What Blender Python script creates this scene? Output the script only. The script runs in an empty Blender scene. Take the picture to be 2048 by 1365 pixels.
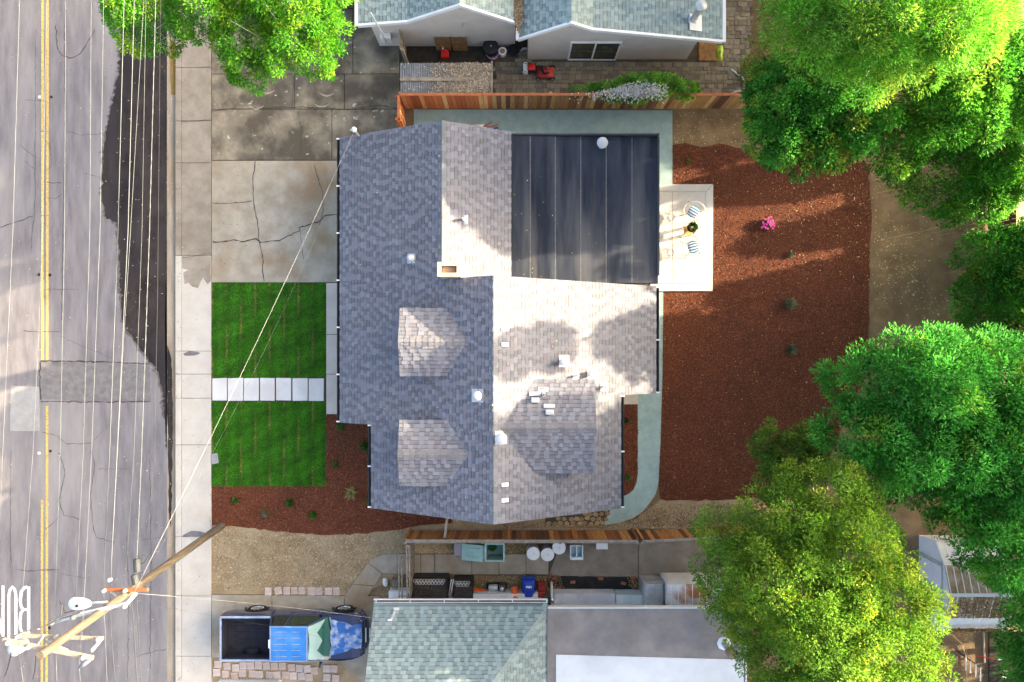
import bpy, math, random
import numpy as np
from mathutils import Vector, Matrix

# ------------------------------------------------------------------ camera, light, exposure
H = 31.8          # drone height above the ground, metres
F = 1590.0        # focal length in pixels of the 2048 px wide photograph
SC = bpy.context.scene
COL = SC.collection
cd = bpy.data.cameras.new('camera'); cam = bpy.data.objects.new('camera', cd); COL.objects.link(cam)
cam.location = (0, 0, H); cam.rotation_euler = (0, 0, 0)
cd.sensor_width = 36; cd.lens = 36 * F / 2048; cd.clip_end = 2000; cd.clip_start = .1
SC.camera = cam
SUN_EL, SUN_ROT = math.radians(16.5), math.radians(77.6)
world = bpy.data.worlds.new('World'); SC.world = world; world.use_nodes = True
wn = world.node_tree; bg = wn.nodes['Background']
sky = wn.nodes.new('ShaderNodeTexSky'); sky.sky_type = 'NISHITA'; sky.sun_disc = False
sky.sun_elevation = SUN_EL; sky.sun_rotation = SUN_ROT; sky.dust_density = 5.; sky.air_density = .5; sky.ozone_density = .3
wn.links.new(sky.outputs[0], bg.inputs[0]); bg.inputs[1].default_value = .15
sd = bpy.data.lights.new('sun', 'SUN'); sun = bpy.data.objects.new('sun', sd); COL.objects.link(sun)
sd.energy = 3.1; sd.angle = math.radians(.55); sd.color = (1, .86, .68)
to_sun = Vector((math.sin(SUN_ROT) * math.cos(SUN_EL), math.cos(SUN_ROT) * math.cos(SUN_EL), math.sin(SUN_EL)))
sun.rotation_euler = to_sun.to_track_quat('Z', 'Y').to_euler(); sun.location = (40, 10, 25)
SC.view_settings.view_transform = 'Standard'; SC.view_settings.look = 'None'
SC.view_settings.gamma = 1; SC.view_settings.exposure = 2.85
SC.view_settings.use_white_balance = True; SC.view_settings.white_balance_temperature = 7400; SC.view_settings.white_balance_tint = 6
SC.render.engine = 'CYCLES'
SC.cycles.max_bounces = 5; SC.cycles.diffuse_bounces = 2; SC.cycles.transparent_max_bounces = 8
rnd = random.Random(7)

# ------------------------------------------------------------------ helpers
def S(z): return (H - z) / F
def W(px, py, z=0.): return ((px - 1024) * S(z), (682 - py) * S(z), z)
def W2(px, py, z=0.): return ((px - 1024) * S(z), (682 - py) * S(z))
ROOT = {}
def tag(o, label=None, cat=None, group=None, kind=None):
    if label: o['label'] = label
    if cat: o['category'] = cat
    if group: o['group'] = group
    if kind: o['kind'] = kind
    return o
def thing(name, label, cat, loc=(0, 0, 0), group=None, rz=0):
    o = bpy.data.objects.new(name, None); COL.objects.link(o)
    o.location = loc; o.rotation_euler = (0, 0, rz); o.empty_display_size = .2
    ROOT[o.name] = Vector(loc)
    return tag(o, label, cat, group)
def put(me, name, parent=None, loc=(0, 0, 0), rz=0, world=True, scale=None, rx=0, ry=0):
    """link an object of shared mesh data; loc is in world space unless world=False"""
    o = bpy.data.objects.new(name, me); COL.objects.link(o)
    o.location = loc; o.rotation_euler = (rx, ry, rz)
    if scale: o.scale = scale
    if parent:
        o.parent = parent
        if world and parent.name in ROOT: o.matrix_parent_inverse = Matrix.Translation(-ROOT[parent.name])
    return o
class MB:
    def __init__(s): s.v = []; s.f = []; s.t = []; s.cur = (1, 1, 1)
    def add(s, vs, fs):
        n = len(s.v); s.v += [tuple(p) for p in vs]
        for f in fs: s.f.append(tuple(i + n for i in f)); s.t.append(s.cur)
        return s
    def box(s, a, b):
        x0, y0, z0 = a; x1, y1, z1 = b
        if x0 > x1: x0, x1 = x1, x0
        if y0 > y1: y0, y1 = y1, y0
        if z0 > z1: z0, z1 = z1, z0
        return s.add([(x0,y0,z0),(x1,y0,z0),(x1,y1,z0),(x0,y1,z0),(x0,y0,z1),(x1,y0,z1),(x1,y1,z1),(x0,y1,z1)],
              [(3,2,1,0),(4,5,6,7),(0,1,5,4),(1,2,6,5),(2,3,7,6),(3,0,4,7)])
    def obox(s, c, size, rz=0, rx=0, ry=0):
        m = Matrix.Translation(c) @ Matrix.Rotation(rz, 4, 'Z') @ Matrix.Rotation(ry, 4, 'Y') @ Matrix.Rotation(rx, 4, 'X')
        q = MB().box((-size[0]/2, -size[1]/2, -size[2]/2), (size[0]/2, size[1]/2, size[2]/2))
        return s.add([m @ Vector(p) for p in q.v], q.f)
    def prism(s, poly, z0, z1):
        a = sum(poly[i][0]*poly[(i+1) % len(poly)][1] - poly[(i+1) % len(poly)][0]*poly[i][1] for i in range(len(poly)))
        if a < 0: poly = poly[::-1]
        n = len(poly)
        return s.add([(p[0], p[1], z0) for p in poly] + [(p[0], p[1], z1) for p in poly],
              [tuple(range(n-1, -1, -1)), tuple(range(n, 2*n))] + [(i, (i+1) % n, n+(i+1) % n, n+i) for i in range(n)])
    def slab(s, poly3, th):
        """a sheet whose top is poly3, th thick downwards"""
        n = len(poly3)
        nz = sum(poly3[i][0]*poly3[(i+1) % n][1] - poly3[(i+1) % n][0]*poly3[i][1] for i in range(n))
        if nz < 0: poly3 = poly3[::-1]
        return s.add([(p[0], p[1], p[2]-th) for p in poly3] + list(poly3),
              [tuple(range(n-1, -1, -1)), tuple(range(n, 2*n))] + [(i, (i+1) % n, n+(i+1) % n, n+i) for i in range(n)])
    def tube(s, pts, r, n=8, cap=True):
        pts = [Vector(p) for p in pts]; k = len(pts)
        rs = r if isinstance(r, (list, tuple)) else [r]*k
        vs = []; fs = []
        prev = None
        for i, p in enumerate(pts):
            d = (pts[min(i+1, k-1)] - pts[max(i-1, 0)])
            d = d.normalized() if d.length > 1e-9 else Vector((0, 0, 1))
            if prev is None:
                a = d.cross(Vector((0, 0, 1)));  a = a if a.length > 1e-3 else d.cross(Vector((1, 0, 0)))
            else: a = prev - d * prev.dot(d)
            a.normalize(); prev = a; b = d.cross(a)
            for j in range(n):
                t = 2*math.pi*j/n
                vs.append(p + (a*math.cos(t) + b*math.sin(t))*rs[i])
        for i in range(k-1):
            for j in range(n):
                fs.append((i*n+j, i*n+(j+1) % n, (i+1)*n+(j+1) % n, (i+1)*n+j))
        if cap: fs += [tuple(range(n-1, -1, -1)), tuple(range((k-1)*n, k*n))]
        return s.add(vs, fs)
    def lathe(s, c, prof, n=20):
        vs = []; fs = []; k = len(prof)
        for r, z in prof:
            for j in range(n):
                t = 2*math.pi*j/n; vs.append((c[0]+r*math.cos(t), c[1]+r*math.sin(t), c[2]+z))
        for i in range(k-1):
            for j in range(n): fs.append((i*n+j, i*n+(j+1) % n, (i+1)*n+(j+1) % n, (i+1)*n+j))
        if prof[0][0] > 1e-4: fs.append(tuple(range(n-1, -1, -1)))
        if prof[-1][0] > 1e-4: fs.append(tuple(range((k-1)*n, k*n)))
        return s.add(vs, fs)
    def grid(s, fn, nu, nv, close=False):
        vs = [fn(i/nu, j/nv) for i in range(nu+1) for j in range(nv+1)]
        return s.add(vs, [(i*(nv+1)+j, (i+1)*(nv+1)+j, (i+1)*(nv+1)+j+1, i*(nv+1)+j+1) for i in range(nu) for j in range(nv)])
    def mesh(s, name, mat, smooth=False):
        me = bpy.data.meshes.new(name); me.from_pydata(s.v, [], s.f)
        if mat: me.materials.append(mat)
        if any(t != (1, 1, 1) for t in s.t):
            a = me.attributes.new('tint', 'FLOAT_COLOR', 'FACE')
            a.data.foreach_set('color', np.array([(*t, 1) for t in s.t], dtype=np.float32).ravel())
        if smooth: me.polygons.foreach_set('use_smooth', [True]*len(me.polygons))
        return me
    def build(s, name, mat, parent=None, smooth=False, bevel=0, world=True, kind=None, angle=None):
        o = put(s.mesh(name, mat, smooth), name, parent, world=world)
        if bevel:
            m = o.modifiers.new('bevel', 'BEVEL'); m.width = bevel; m.segments = 2; m.limit_method = 'ANGLE'
        if kind: o['kind'] = kind
        return o
def struct(o): o['kind'] = 'structure'; return o

# ------------------------------------------------------------------ materials
def M(name, c, c2=None, scale=3., rough=.85, bump=.25, bscale=40., attr=False, objrand=None, metal=0., spec=.3,
      detail=6., pos=(.35, .65), speck=None, trans=0., coat=0., stretch=None, c3=None, scale2=None, fac2=.5, alpha=None):
    m = bpy.data.materials.new(name); m.use_nodes = True
    nt = m.node_tree; N = nt.nodes; Lk = nt.links.new; b = N['Principled BSDF']
    tc = N.new('ShaderNodeTexCoord'); vec = tc.outputs['Object']
    if stretch:
        mp = N.new('ShaderNodeMapping'); mp.inputs['Scale'].default_value = stretch; Lk(vec, mp.inputs['Vector']); vec = mp.outputs[0]
    nz = N.new('ShaderNodeTexNoise'); nz.inputs['Scale'].default_value = scale; nz.inputs['Detail'].default_value = detail
    nz.inputs['Roughness'].default_value = .62
    Lk(vec, nz.inputs['Vector'])
    c2 = c2 or tuple(x*1.35 for x in c)
    rp = N.new('ShaderNodeValToRGB'); rp.color_ramp.elements[0].position = pos[0]; rp.color_ramp.elements[1].position = pos[1]
    rp.color_ramp.elements[0].color = (*c, 1); rp.color_ramp.elements[1].color = (*c2, 1)
    Lk(nz.outputs['Fac'], rp.inputs[0]); col = rp.outputs[0]
    def mix(a, bcol, fac, mode='MIX'):
        x = N.new('ShaderNodeMix'); x.data_type = 'RGBA'; x.blend_type = mode
        if isinstance(fac, float): x.inputs[0].default_value = fac
        else: Lk(fac, x.inputs[0])
        Lk(a, x.inputs[6])
        if isinstance(bcol, tuple): x.inputs[7].default_value = (*bcol, 1)
        else: Lk(bcol, x.inputs[7])
        return x.outputs[2]
    if c3:
        n3 = N.new('ShaderNodeTexNoise'); n3.inputs['Scale'].default_value = scale2 or scale*.23; n3.inputs['Detail'].default_value = 5
        Lk(vec, n3.inputs['Vector'])
        r3 = N.new('ShaderNodeValToRGB'); r3.color_ramp.elements[0].position = .48; r3.color_ramp.elements[1].position = .66
        Lk(n3.outputs['Fac'], r3.inputs[0])
        mu = N.new('ShaderNodeMath'); mu.operation = 'MULTIPLY'; mu.inputs[1].default_value = fac2; Lk(r3.outputs[0], mu.inputs[0])
        col = mix(col, c3, mu.outputs[0])
    if speck:   # (colour, scale, threshold)
        vo = N.new('ShaderNodeTexNoise'); vo.inputs['Scale'].default_value = speck[1]; vo.inputs['Detail'].default_value = 2
        Lk(tc.outputs['Object'], vo.inputs['Vector'])
        r4 = N.new('ShaderNodeValToRGB'); r4.color_ramp.elements[0].position = speck[2]; r4.color_ramp.elements[1].position = speck[2]+.05
        Lk(vo.outputs['Fac'], r4.inputs[0]); col = mix(col, speck[0], r4.outputs[0])
    if objrand:  # list of colours picked by the object's random number
        oi = N.new('ShaderNodeObjectInfo'); ro = N.new('ShaderNodeValToRGB'); ro.color_ramp.interpolation = 'CONSTANT'
        while len(ro.color_ramp.elements) < len(objrand): ro.color_ramp.elements.new(.5)
        for i, cc in enumerate(objrand):
            ro.color_ramp.elements[i].position = i/len(objrand); ro.color_ramp.elements[i].color = (*cc, 1)
        Lk(oi.outputs['Random'], ro.inputs[0]); col = mix(ro.outputs[0], col, 1.0, 'MULTIPLY')
    if attr:
        at = N.new('ShaderNodeAttribute'); at.attribute_name = 'tint'; col = mix(col, at.outputs['Color'], 1.0, 'MULTIPLY')
    Lk(col, b.inputs['Base Color'])
    b.inputs['Roughness'].default_value = rough; b.inputs['Metallic'].default_value = metal
    b.inputs['Specular IOR Level'].default_value = spec; b.inputs['Coat Weight'].default_value = coat
    b.inputs['Coat Roughness'].default_value = .08
    if bump:
        n2 = N.new('ShaderNodeTexNoise'); n2.inputs['Scale'].default_value = bscale; n2.inputs['Detail'].default_value = 4
        Lk(tc.outputs['Object'], n2.inputs['Vector'])
        bp = N.new('ShaderNodeBump'); bp.inputs['Strength'].default_value = bump; bp.inputs['Distance'].default_value = .05
        Lk(n2.outputs['Fac'], bp.inputs['Height']); Lk(bp.outputs[0], b.inputs['Normal'])
    if trans:
        tr = N.new('ShaderNodeBsdfTranslucent'); Lk(col, tr.inputs['Color'])
        mx = N.new('ShaderNodeMixShader'); mx.inputs[0].default_value = trans
        Lk(b.outputs[0], mx.inputs[1]); Lk(tr.outputs[0], mx.inputs[2]); Lk(mx.outputs[0], N['Material Output'].inputs['Surface'])
    return m
def glass(name, c=(.02, .03, .03), rough=.03):
    return M(name, c, tuple(x*1.2 for x in c), rough=rough, bump=0, spec=.6, coat=.5)

m_asphalt = M('asphalt', (.14,.132,.142), (.215,.203,.212), scale=2.2, bump=.35, bscale=90, c3=(.29,.275,.27), scale2=.4, fac2=.6, stretch=(1.6,.3,1), speck=((.3,.29,.29), 38., .66))
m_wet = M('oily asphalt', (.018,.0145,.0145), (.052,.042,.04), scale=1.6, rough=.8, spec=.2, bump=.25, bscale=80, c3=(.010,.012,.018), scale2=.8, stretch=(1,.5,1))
m_patch = M('asphalt patch', (.13,.125,.13), (.20,.19,.19), scale=4, bump=.3, bscale=90)
m_pale_patch = M('pale asphalt patch', (.25,.25,.25), (.31,.31,.31), scale=3, bump=.25, bscale=90)
m_tar = M('tar crack', (.035,.03,.03), (.06,.055,.05), bump=0)
m_yellow = M('yellow road paint', (.55,.36,.08), (.68,.47,.14), scale=9, rough=.7, bump=.1, speck=((.2,.17,.13), 22., .56))
m_white_paint = M('white road paint', (.68,.68,.66), (.8,.8,.78), scale=9, rough=.7, bump=.1, speck=((.3,.29,.28), 16., .64))
m_conc = M('concrete', (.29,.25,.19), (.40,.355,.285), scale=1.6, bump=.25, bscale=70, c3=(.26,.17,.09), scale2=.55, fac2=.8, speck=((.2,.17,.13), 45., .70))
m_conc_stain = M('stained concrete', (.095,.078,.056), (.31,.262,.192), scale=.75, pos=(.42,.66), bump=.25, bscale=60, c3=(.07,.06,.05), scale2=.62, fac2=.75, speck=((.45,.42,.36), 4., .70))
m_conc_brown = M('brownish concrete', (.225,.19,.15), (.32,.275,.225), scale=1.8, bump=.2, bscale=70, c3=(.2,.16,.12), fac2=.6)
m_conc_pale = M('pale concrete', (.46,.42,.365), (.54,.50,.44), scale=1.5, bump=.12, bscale=80, c3=(.5,.45,.38), fac2=.35)
m_gutter = M('gutter concrete', (.27,.22,.165), (.38,.32,.245), scale=2.2, bump=.2, bscale=60, c3=(.24,.17,.09), scale2=.7, fac2=.6, stretch=(2,.3,1))
m_white_paver = M('white paver', (.56,.55,.53), (.64,.63,.61), scale=2, bump=.08, c3=(.5,.47,.43), scale2=1.2, fac2=.5)
m_patio = M('new concrete', (.50,.48,.45), (.57,.55,.52), scale=1.5, bump=.08, bscale=90, c3=(.44,.41,.37), scale2=.8, fac2=.4)
m_joint = M('dark joint', (.06,.05,.04), (.1,.08,.06), bump=0)
m_soil = M('dry soil', (.24,.165,.09), (.40,.29,.17), scale=1.3, bump=.6, bscale=22, c3=(.42,.34,.22), scale2=.5, fac2=.5, speck=((.55,.46,.3), 16., .71))
m_dirt = M('brown earth', (.165,.105,.055), (.26,.175,.095), scale=1.4, bump=.6, bscale=25, speck=((.4,.3,.15), 17., .73), c3=(.09,.06,.04), fac2=.5)
m_mulch = M('red bark mulch', (.085,.022,.010), (.21,.062,.027), scale=26, bump=1., bscale=42, c3=(.07,.026,.014), scale2=.6, fac2=.55, detail=3)
m_chip = M('bark chips', (.8,.8,.8), (1,1,1), bump=0, attr=True)
m_path = M('blue green gravel', (.25,.36,.355), (.34,.455,.45), scale=3, bump=.4, bscale=70, speck=((.19,.27,.26), 34., .64))
m_turf = M('turf soil', (.03,.06,.015), (.06,.1,.03), bump=.4)
m_grass = M('grass blades', (.8,.8,.8), (1,1,1), bump=0, attr=True, trans=.35)
m_leaf = M('leaves', (.85,.85,.85), (1,1,1), scale=2, rough=.55, bump=0, attr=True, trans=.48, spec=.35)
m_litter = M('fallen leaves', (.8,.8,.8), (1,1,1), bump=0, attr=True)
m_bark = M('bark', (.11,.08,.055), (.2,.155,.115), scale=12, bump=.6, bscale=30)
m_pale_bark = M('pale bark', (.33,.30,.26), (.48,.45,.40), scale=12, bump=.5, bscale=30)
m_shingle = M('grey shingle', (.92,.92,.92), (1.08,1.08,1.08), scale=60, rough=.9, bump=.3, bscale=160, attr=True, spec=.15, c3=(.86,.86,.9), scale2=.5, fac2=.5)
m_deck = M('roof underlay', (.10,.10,.115), (.14,.14,.15), bump=.2)
m_teal_deck = M('teal roof underlay', (.15,.2,.2), (.2,.25,.25), bump=.2)
m_flat = M('tar roofing', (.018,.023,.036), (.045,.052,.07), scale=1.4, rough=.9, bump=.4, bscale=60, c3=(.10,.105,.115), scale2=.9, fac2=.7, stretch=(1.6,.2,1), spec=.1)
m_roll = M('grey roll roofing', (.22,.195,.18), (.31,.275,.255), scale=1.1, bump=.35, bscale=120, c3=(.17,.165,.19), scale2=.9, fac2=.5)
m_coat = M('white roof coating', (.66,.68,.7), (.74,.76,.78), scale=1.2, bump=.15, bscale=30, c3=(.56,.56,.55), scale2=.5, fac2=.5)
m_white = M('white painted metal', (.72,.72,.72), (.8,.8,.8), rough=.45, bump=.05)
m_offwhite = M('off white plastic', (.62,.63,.62), (.72,.72,.7), rough=.5, bump=.04)
m_stucco = M('pale stucco', (.56,.51,.45), (.62,.57,.51), scale=2, bump=.35, bscale=50)
m_galv = M('galvanised steel', (.42,.44,.45), (.58,.6,.6), scale=5, rough=.45, metal=.5, bump=.05)
m_grey_metal = M('grey vent metal', (.4,.42,.44), (.5,.52,.54), rough=.5, metal=.3, bump=.05)
m_black = M('black metal', (.012,.012,.013), (.02,.02,.02), rough=.5, bump=0)
m_rubber = M('black rubber', (.015,.015,.015), (.025,.025,.024), rough=.8, bump=.2)
m_cable = M('black cable', (.03,.035,.04), (.05,.055,.06), rough=.6, bump=0)
m_service = M('service cable jacket', (.26,.26,.25), (.34,.34,.33), rough=.6, bump=0)
m_wire = M('bare aluminium wire', (.085,.10,.105), (.125,.14,.145), rough=.5, metal=.2, bump=0)
m_porcelain = M('grey porcelain', (.24,.25,.26), (.36,.37,.38), rough=.3, bump=0)
WN = [(1.1,.34,.11), (.8,.22,.08), (1.4,.8,.36), (.95,.31,.12), (.62,.16,.06), (1.2,.55,.22), (.9,.26,.09)]
WO = [(.62,.33,.13), (.36,.17,.08), (.75,.45,.18), (.28,.14,.075), (.52,.27,.12), (.66,.36,.12), (.42,.2,.09), (.95,.62,.28), (.22,.1,.055)]
WS = [(.55,.22,.075), (.36,.135,.05), (.72,.33,.11), (.26,.095,.04), (.6,.28,.09), (.18,.075,.04), (.48,.19,.065)]
m_wood_new = M('new redwood', (.5,.5,.5), (.7,.7,.7), scale=5, bump=.3, bscale=25, objrand=WN, stretch=(6,6,.6))
m_wood_old = M('weathered redwood', (.42,.42,.42), (.72,.72,.72), scale=4, bump=.4, bscale=25, objrand=WO, stretch=(6,6,.6))
m_wood_s = M('stained redwood', (.5,.5,.5), (.8,.8,.8), scale=4, bump=.4, bscale=25, objrand=WS, stretch=(6,6,.6))
m_wood_dark = M('dark fence wood', (.35,.35,.35), (.6,.6,.6), scale=4, bump=.4, objrand=[(.22,.1,.05),(.3,.14,.06),(.16,.08,.045)], stretch=(6,6,.6))
m_grey_wood = M('grey weathered wood', (.19,.155,.125), (.32,.27,.22), scale=6, bump=.5, bscale=25)
m_red_wood = M('red stained wood', (.33,.1,.04), (.45,.15,.06), scale=6, bump=.3)
m_pole = M('utility pole wood', (.07,.056,.042), (.165,.135,.10), scale=3, bump=.5, bscale=30, stretch=(5,5,.35), c3=(.1,.065,.04), scale2=2, fac2=.6)
m_arm = M('crossarm wood', (.2,.17,.13), (.3,.27,.22), scale=6, bump=.3)
m_red_arm = M('red brown crossarm', (.22,.065,.03), (.32,.11,.05), scale=6, bump=.3)
m_paver = M('grey brown paver', (.6,.6,.6), (.9,.9,.9), scale=6, bump=.4, bscale=45, objrand=[(.27,.22,.16),(.22,.19,.15),(.3,.26,.2),(.19,.155,.12),(.33,.27,.19)])
m_pink_paver = M('pinkish paver', (.75,.75,.75), (.95,.95,.95), scale=6, bump=.25, objrand=[(.6,.48,.42),(.55,.46,.41),(.66,.54,.47),(.58,.44,.37)])
m_flag = M('flagstone', (.7,.7,.7), (1,1,1), scale=5, bump=.5, bscale=20, objrand=[(.42,.29,.16),(.36,.25,.15),(.46,.34,.2),(.32,.21,.12)])
m_brick = M('red brick', (.7,.7,.7), (1,1,1), scale=10, bump=.4, objrand=[(.42,.14,.08),(.5,.19,.11),(.36,.11,.07)])
m_corr = M('corrugated panel', (.13,.145,.165), (.22,.235,.25), scale=3, rough=.6, bump=.1)
m_blue_paint = M('blue car paint', (.004,.014,.06), (.006,.02,.09), rough=.3, bump=0, coat=1., spec=.5)
m_roof_paint = M('sun faded blue paint', (.02,.17,.5), (.03,.21,.58), rough=.4, bump=0, coat=.5, c3=(.16,.36,.66), scale2=1.6, fac2=.35)
m_hood_paint = M('peeling blue paint', (.012,.11,.38), (.02,.16,.48), rough=.35, bump=0, coat=.7, c3=(.55,.62,.72), scale2=3.2, fac2=.9)  # pale patches stand for sky reflections as well as peeling paint
m_faded = M('faded clear coat', (.2,.27,.4), (.34,.42,.55), rough=.5, bump=0)
m_reflection = M('mint sun shade', (.30,.46,.41), (.36,.52,.46), rough=.3, bump=0, coat=.4)
m_glass_car = M('green tinted windscreen', (.02,.10,.075), (.03,.14,.10), rough=.05, bump=0, spec=.6, coat=.6)
m_glass_dark = glass('dark window glass', (.012,.02,.018))
m_glass_green = glass('green reflecting window glass', (.02,.035,.022))
m_liner = M('black bed liner', (.012,.013,.02), (.025,.026,.04), rough=.7, bump=.3, bscale=60)
m_rim = M('alloy rim', (.5,.5,.5), (.6,.6,.6), rough=.3, metal=.8, bump=0)
m_lamp = M('clear lamp lens', (.75,.76,.74), (.85,.85,.83), rough=.15, bump=0, coat=.6)
m_tail = M('red lamp lens', (.35,.01,.01), (.45,.015,.01), rough=.2, bump=0, coat=.6)
m_red = M('red plastic', (.55,.015,.012), (.68,.025,.02), rough=.4, bump=0)
m_mower = M('worn red paint', (.35,.03,.025), (.5,.05,.035), rough=.5, bump=.1, c3=(.15,.03,.02), fac2=.5)
m_orange = M('orange plastic', (.7,.1,.02), (.8,.14,.03), rough=.5, bump=.1)
m_blue = M('blue plastic', (.01,.05,.38), (.015,.07,.46), rough=.4, bump=0)
m_teal_bin = M('teal plastic', (.22,.38,.35), (.3,.46,.42), rough=.5, bump=.05)
m_grey_bin = M('grey plastic', (.2,.2,.23), (.27,.27,.3), rough=.5, bump=.05)
m_pail = M('pale blue plastic', (.5,.62,.66), (.62,.72,.74), rough=.4, bump=0)
m_green_bag = M('green printed bag', (.05,.3,.03), (.6,.5,.02), scale=5, rough=.4, bump=.2)
m_rust = M('rusted white sheet metal', (.62,.62,.64), (.72,.72,.73), scale=2, rough=.6, bump=.1, c3=(.42,.16,.05), scale2=1.4, fac2=1.)
m_shed_roof = M('leaf stained shed roof', (.30,.19,.10), (.52,.44,.36), scale=2, rough=.7, bump=.3, c3=(.2,.11,.045), scale2=.8, fac2=1.)
m_tan = M('tan wicker', (.5,.32,.12), (.62,.42,.18), scale=14, bump=.4)
m_cushion_w = M('white canvas', (.5,.53,.55), (.58,.6,.61), bump=.1)
m_cushion_b = M('blue canvas', (.01,.12,.26), (.015,.15,.3), bump=.1)
m_pink = M('magenta petals', (.62,.03,.3), (.8,.12,.45), bump=0, trans=.3)
m_chimney = M('pale brick chimney', (.38,.29,.23), (.48,.38,.31), scale=4, bump=.4)
m_flue = M('tan flue lining', (.42,.27,.16), (.5,.34,.2), scale=4, bump=.3)
m_tarp = M('black tarp', (.008,.008,.009), (.02,.02,.02), rough=.6, bump=.5, bscale=12)
m_pallet = M('brown pallet wood', (.17,.085,.035), (.3,.165,.07), scale=7, bump=.5)
m_mast = M('dull conduit', (.5,.5,.5), (.6,.6,.6), rough=.5, metal=.3, bump=0)
# ------------------------------------------------------------------ ground, road, pavement
def PX(pts, z=0.): return [W2(x, y, z) for x, y in pts]
def rough_edge(pts, amp=3., step=9., seed=1):
    """pixel polygon with an irregular edge, amp in pixels"""
    r = random.Random(seed); out = []
    for i in range(len(pts)):
        a, b = pts[i], pts[(i+1) % len(pts)]
        d = math.hypot(b[0]-a[0], b[1]-a[1]); n = max(1, int(d/step))
        for k in range(n):
            t = k/n; out.append((a[0]+(b[0]-a[0])*t + r.gauss(0, amp*.6), a[1]+(b[1]-a[1])*t + r.gauss(0, amp*.6)))
    return out
XK = (366-1024)*.02
g = MB(); g.add([(-400,-400,-.05),(XK-.25,-400,-.05),(XK-.25,400,-.05),(-400,400,-.05),(XK-.2,-400,.05),(400,-400,.05),(400,400,.05),(XK-.2,400,.05)],
      [(0,1,2,3),(1,4,7,2),(4,5,6,7)])
struct(g.build('ground', m_dirt))
road = struct(MB().box((-60, -150, -.04), (W(334, 0)[0], 150, 0)).build('road', m_asphalt))
def sheet(name, poly, z, mat, parent, th=.003, **k): return MB().prism(PX(poly), z-th, z).build(name, mat, parent, **k)
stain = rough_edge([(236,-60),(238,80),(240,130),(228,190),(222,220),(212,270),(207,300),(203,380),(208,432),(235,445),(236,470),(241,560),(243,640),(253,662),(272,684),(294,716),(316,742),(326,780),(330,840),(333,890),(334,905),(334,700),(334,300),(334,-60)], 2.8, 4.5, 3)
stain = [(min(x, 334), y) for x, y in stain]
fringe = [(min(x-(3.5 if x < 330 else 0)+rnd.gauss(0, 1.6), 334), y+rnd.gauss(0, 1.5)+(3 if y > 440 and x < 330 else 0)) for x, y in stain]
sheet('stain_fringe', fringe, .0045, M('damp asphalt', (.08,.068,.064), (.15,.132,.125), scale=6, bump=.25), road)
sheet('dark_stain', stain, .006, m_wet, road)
sheet('asphalt_patch', rough_edge([(80,723),(150,722),(300,731),(302,803),(150,802),(82,797)], .8, 12, 5), .004, m_patch, road)
sheet('pale_patch', rough_edge([(22,772),(79,773),(79,862),(20,862)], .6, 12, 6), .005, m_pale_patch, road)
def strip(pts, w, z):
    """a flat ribbon along pixel points, w in metres"""
    b = MB(); P = [Vector(W2(*p)) for p in pts]; vs = []
    for i, p in enumerate(P):
        d = (P[min(i+1, len(P)-1)] - P[max(i-1, 0)]).normalized(); n = Vector((-d.y, d.x))
        ww = w[i] if isinstance(w, list) else w
        vs += [(p.x+n.x*ww/2, p.y+n.y*ww/2, z), (p.x-n.x*ww/2, p.y-n.y*ww/2, z)]
    return b.add(vs, [(2*i, 2*i+1, 2*i+3, 2*i+2) for i in range(len(P)-1)])
def crack(pts, parent, w=.03, z=.0085, mat=None, seed=0, amp=1.4):
    r = random.Random(seed + int(pts[0][0]*7 + pts[0][1])); out = []
    for i in range(len(pts)-1):
        a, b = pts[i], pts[i+1]; n = max(1, int(math.hypot(b[0]-a[0], b[1]-a[1])/6))
        for k in range(n): out.append((a[0]+(b[0]-a[0])*k/n + r.gauss(0, amp*.5), a[1]+(b[1]-a[1])*k/n + r.gauss(0, amp*.5)))
    out.append(pts[-1])
    return strip(out, [w*r.uniform(.35, 1.25) for _ in out], z).build('crack', mat or m_tar, parent)
for pts, w in [([(71,60),(71,180),(70,400),(62,500)],.018), ([(130,50),(130,300),(126,460),(124,640)],.022), ([(112,50),(113,90),(124,112),(140,117),(155,112),(172,92),(190,60)],.035),
        ([(50,200),(95,203)],.02), ([(133,262),(165,270),(207,268)],.016), ([(0,456),(30,445),(66,433)],.03), ([(95,366),(125,366)],.025), ([(84,580),(110,578),(150,579)],.018), ([(47,661),(80,664),(121,663)],.025),
        ([(121,672),(160,690),(222,716)],.014), ([(85,864),(110,870),(135,888),(182,886)],.024), ([(190,880),(215,850)],.012), ([(118,905),(131,945),(118,1000),(128,1030),(160,1038)],.026), ([(182,900),(190,930),(181,990),(187,1060),(194,1075),(230,1085)],.022),
        ([(30,1138),(55,1142),(78,1140),(118,1139)],.03), ([(118,1035),(90,1060)],.02), ([(275,1313),(310,1303),(333,1298)],.022), ([(197,938),(255,938)],.016), ([(93,1139),(130,1148),(172,1157)],.014), ([(283,1080),(330,1073)],.012),
        ([(90,280),(100,290),(104,330),(92,345)],.02), ([(40,290),(70,315),(72,340),(50,322)],.014), ([(92,395),(110,398),(124,388)],.022), ([(170,345),(205,358)],.016)]:
    crack(pts, road, w)
for k, yy in enumerate((722, 803)): crack([(82, yy), (180, yy+1), (300, yy+6 if k == 0 else yy)], road, .05)
crack([(81, 724), (79, 760), (82, 800)], road, .05)
crack([(253,1072),(258,1180),(255,1365)], road, .016); crack([(300,900),(302,1100),(300,1365)], road, .02); crack([(22,900),(21,1080),(22,1135)], road, .018)
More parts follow.
